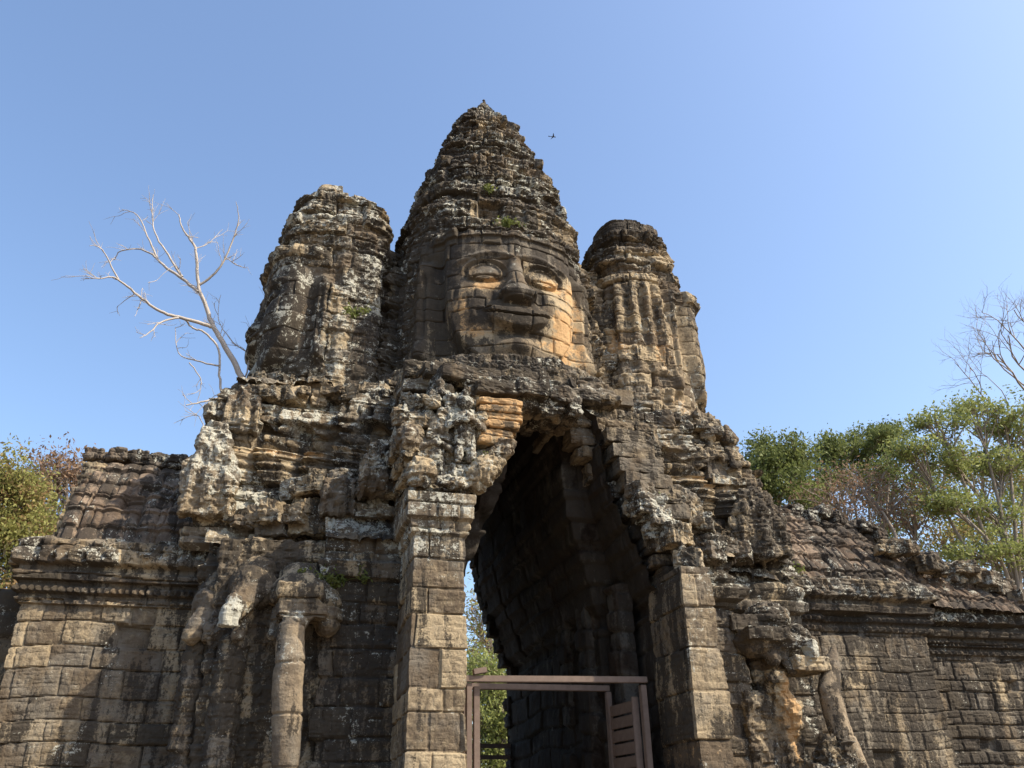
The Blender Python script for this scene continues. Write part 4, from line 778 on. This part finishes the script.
# dead white tree growing from the left shoulder, limbs traced in the plane where it stands
def crop(pts, Y): return [at(x/2.743, 160+y/2.743, Y) for x, y in pts]
BT = tag(empty('dead_tree', tuple(at(238, 405, 5.0))), 'leafless pale grey tree growing from the left shoulder of the gate', 'tree')
br = [([(650, 700), (658, 670), (665, 610), (645, 560), (610, 500), (583, 455), (565, 400), (545, 350), (540, 290), (535, 240), (520, 215), (500, 185), (490, 150)], 5.0, .085, .012, 0),
      ([(583, 458), (545, 445), (490, 430), (440, 415), (390, 380), (340, 340), (310, 322), (270, 325), (235, 318)], 5.0, .048, .008, -.9),
      ([(325, 328), (300, 280), (275, 240), (245, 235)], 4.5, .02, .006, -.3), ([(545, 362), (500, 325), (450, 290), (425, 265), (385, 245), (330, 250), (315, 275)], 5.0, .042, .008, .8),
      ([(430, 268), (405, 210), (375, 150), (335, 135)], 5.5, .026, .006, .3), ([(500, 322), (460, 260), (425, 200), (417, 150), (420, 95)], 5.3, .03, .006, .5),
      ([(545, 345), (590, 310), (620, 265), (645, 200), (655, 160), (648, 115)], 5.0, .032, .006, -.6), ([(620, 268), (645, 285), (675, 297)], 4.7, .012, .005, -.2),
      ([(490, 432), (440, 445), (410, 475), (385, 487)], 4.7, .025, .007, -.5), ([(510, 440), (530, 462), (560, 472), (600, 520), (602, 590), (610, 640), (640, 652)], 4.9, .02, .03, .1),
      ([(600, 565), (540, 550), (490, 530), (480, 460)], 4.9, .022, .006, .4), ([(640, 655), (600, 655), (560, 662), (510, 673)], 4.9, .035, .012, -.4),
      ([(680, 650), (700, 600), (692, 540), (640, 500), (600, 440), (605, 370)], 5.2, .022, .005, .3), ([(672, 600), (700, 480), (715, 400)], 5.2, .022, .005, .5),
      ([(520, 555), (550, 600), (550, 630), (540, 670)], 4.9, .014, .005, .1), ([(535, 242), (570, 230), (610, 190)], 5.0, .014, .005, .3), ([(700, 600), (640, 690), (620, 720)], 5.2, .03, .02, 0),
      ([(560, 740), (540, 700), (475, 722)], 4.9, .012, .004, 0), ([(500, 325), (480, 290), (430, 330)], 5.1, .012, .004, -.3), ([(390, 380), (370, 430)], 4.7, .012, .004, -.2), ([(370, 365), (325, 400)], 4.8, .012, .004, .3)]
paths = []; rr = random.Random(5)
for pts, Y, r0, r1, dY in br:
    P_ = np.array([at(x/2.743, 160+y/2.743, Y+dY*i/max(1, len(pts)-1)) for i, (x, y) in enumerate(pts)])
    L_ = smoothline(P_, 5); L_ = L_+np.array([[rr.gauss(0, .006) for _ in range(3)] for _ in L_]); paths.append((L_, r0, r1))
    if r1 < .02:
        for k in range(int(len(L_)*.30)):
            i = rr.randint(len(L_)//3, len(L_)-1); d = L_[min(i+1, len(L_)-1)]-L_[i-1]; d = d/(np.linalg.norm(d)+1e-6)+np.array([rr.gauss(0, .6), rr.gauss(0, .4), rr.gauss(0, .5)+.2])
            twigs(L_[i], d/np.linalg.norm(d), rr.uniform(.2, .5), .008, 1, paths, rr, .1, .5)
V, F = tube_mesh(paths, 7); mk('trunk', V-np.array(BT.location), F, PALEBARK, BT)

# ------------------------------------------------------------------ timber barrier frames in the passage
def beam(name, a, b, wx, wy, parent, mat=WOOD, roll=0.):
    a, b = Vector(a), Vector(b); d = b-a; L = d.length; import bmesh
    bm = bmesh.new(); bmesh.ops.create_cube(bm, size=1, matrix=Matrix.Diagonal((wx, wy, L, 1))); bmesh.ops.bevel(bm, geom=bm.edges[:], offset=.008, segments=2, affect='EDGES')
    bm.transform(d.to_track_quat('Z', 'Y').to_matrix().to_4x4()); me = bpy.data.meshes.new(name); bm.to_mesh(me); bm.free(); me.materials.append(mat)
    o = bpy.data.objects.new(name, me); link(o, parent); o.location = (a+b)/2-parent.location; return o
F1 = tag(empty('barrier_frame', (0, 1.0, 0)), 'brown timber frame standing across the front of the passage', 'gate')
beam('post', (-1.47, 1.0, 0), (-1.47, 1.0, 3.6), .09, .12, F1); beam('post', (-1.33, 1.06, 0), (-1.33, 1.06, 3.56), .10, .09, F1); beam('post', (1.56, 1.0, 0), (1.56, 1.0, 3.62), .10, .12, F1)
beam('crossbeam', (-1.62, .95, 3.66), (1.62, .95, 3.70), .10, .10, F1); beam('cap_block', (-1.42, .9, 3.76), (-1.2, .9, 3.80), .10, .09, F1)
F2 = tag(empty('barrier_frame', (0, 2.5, 0)), 'second darker timber crossbar behind the front frame, ending at the slatted leaf', 'gate')
beam('crossbeam', (-1.25, 2.2, 3.72), (1.42, 2.2, 3.72), .11, .10, F2); beam('post', (-1.25, 2.2, 0), (-1.25, 2.2, 3.66), .1, .1, F2); beam('post', (1.40, 2.2, 0), (1.40, 2.2, 3.66), .1, .1, F2)
F3 = tag(empty('slatted_gate', (1.5, 1.7, 0)), 'open slatted timber gate leaf folded against the right passage wall', 'gate')
beam('stile', (1.46, 1.15, .1), (1.46, 1.15, 3.45), .12, .05, F3); beam('stile', (1.38, 2.1, .1), (1.38, 2.1, 3.45), .08, .05, F3)
for z in np.arange(.3, 3.4, .215): beam('slat', (1.45, 1.16, z), (1.38, 2.1, z), .03, .18, F3)
F4 = tag(empty('barrier_frame', (0, 9.2, 0)), 'dark timber rails closing the far end of the passage', 'gate')
for z in (3.02, 3.28): beam('rail', (-1.4, 9.2, z), (1.6, 9.2, z), .09, .10, F4)
beam('post', (-1.3, 9.2, 0), (-1.3, 9.2, 3.4), .1, .1, F4)

# ------------------------------------------------------------------ weeds on the stones, a bird
WEED = leafmat('weed_leaves', (.09, .12, .025), (.22, .23, .07))
def weed(label, px, py, Y, r, n, seed, yel=False):
    p = at(px, py, Y); o = tag(empty('weed_tuft', tuple(p)), label, 'plant', 'weeds on the stones')
    cs = [(random.gauss(0, r), random.gauss(0, r*.5), random.gauss(0, r*.4)) for _ in range(12)]
    V, F, A = leaves(cs, n, (.05, .05, .05), .04, seed); mk('foliage', V, F, WEED, o, aux=A, smooth=False)
    V, F = tube_mesh([([(0, 0, -.15), (c[0]*.5, c[1]*.5, c[2]*.5), c], .008, .004) for c in cs], 4); mk('stem', V, F, WEED, o, aux=np.full((len(V), 3), .3))
weed('green weeds above the middle elephant head on the left', 335, 580, 1.45, .26, 600, 301); weed('small weed trailing at the left edge of the dark opening', 486, 464, .0, .10, 160, 302)
weed('yellow green weed on the broken right side of the opening', 657, 500, .9, .12, 200, 303); weed('small green weed on the left tower beside its ear', 356, 311, 3.5, .14, 200, 304)
weed('green moss tuft on the crown just above the giant forehead', 506, 222, 2.75, .14, 200, 305); weed('tiny weed high in the crown of the central tower', 489, 190, 3.45, .10, 120, 306)
weed('low weed on the eaves of the right wing', 792, 570, 2.85, .12, 150, 307)

bp_ = at(553, 137, 12.); BD = tag(empty('bird', tuple(bp_)), 'tiny dark bird flying in the sky right of the central spire', 'bird')
DARK = plain('dark_feathers', (.05, .045, .04))
V, F = tube_mesh([([(-.11, 0, 0), (-.06, 0, .01), (0, 0, .01), (.07, 0, .02), (.11, 0, .02)], .012, .022)], 8)
Vw = [(-.02, 0, .02), (.05, 0, .02), (.0, -.12, .06), (-.05, -.2, .03), (.05, 0, .02), (-.02, 0, .02), (-.05, .2, .03), (.0, .12, .06)]
Vt = [(-.1, -.01, 0), (-.2, -.03, 0), (-.2, .03, 0), (-.1, .01, 0)]
V = np.vstack([V, Vw, Vt]); n0 = len(V)-12; F = np.vstack([F, [[n0, n0+1, n0+2, n0+3], [n0+4, n0+5, n0+6, n0+7], [n0+8, n0+9, n0+10, n0+11]]])
mk('body', V, F, DARK, BD)
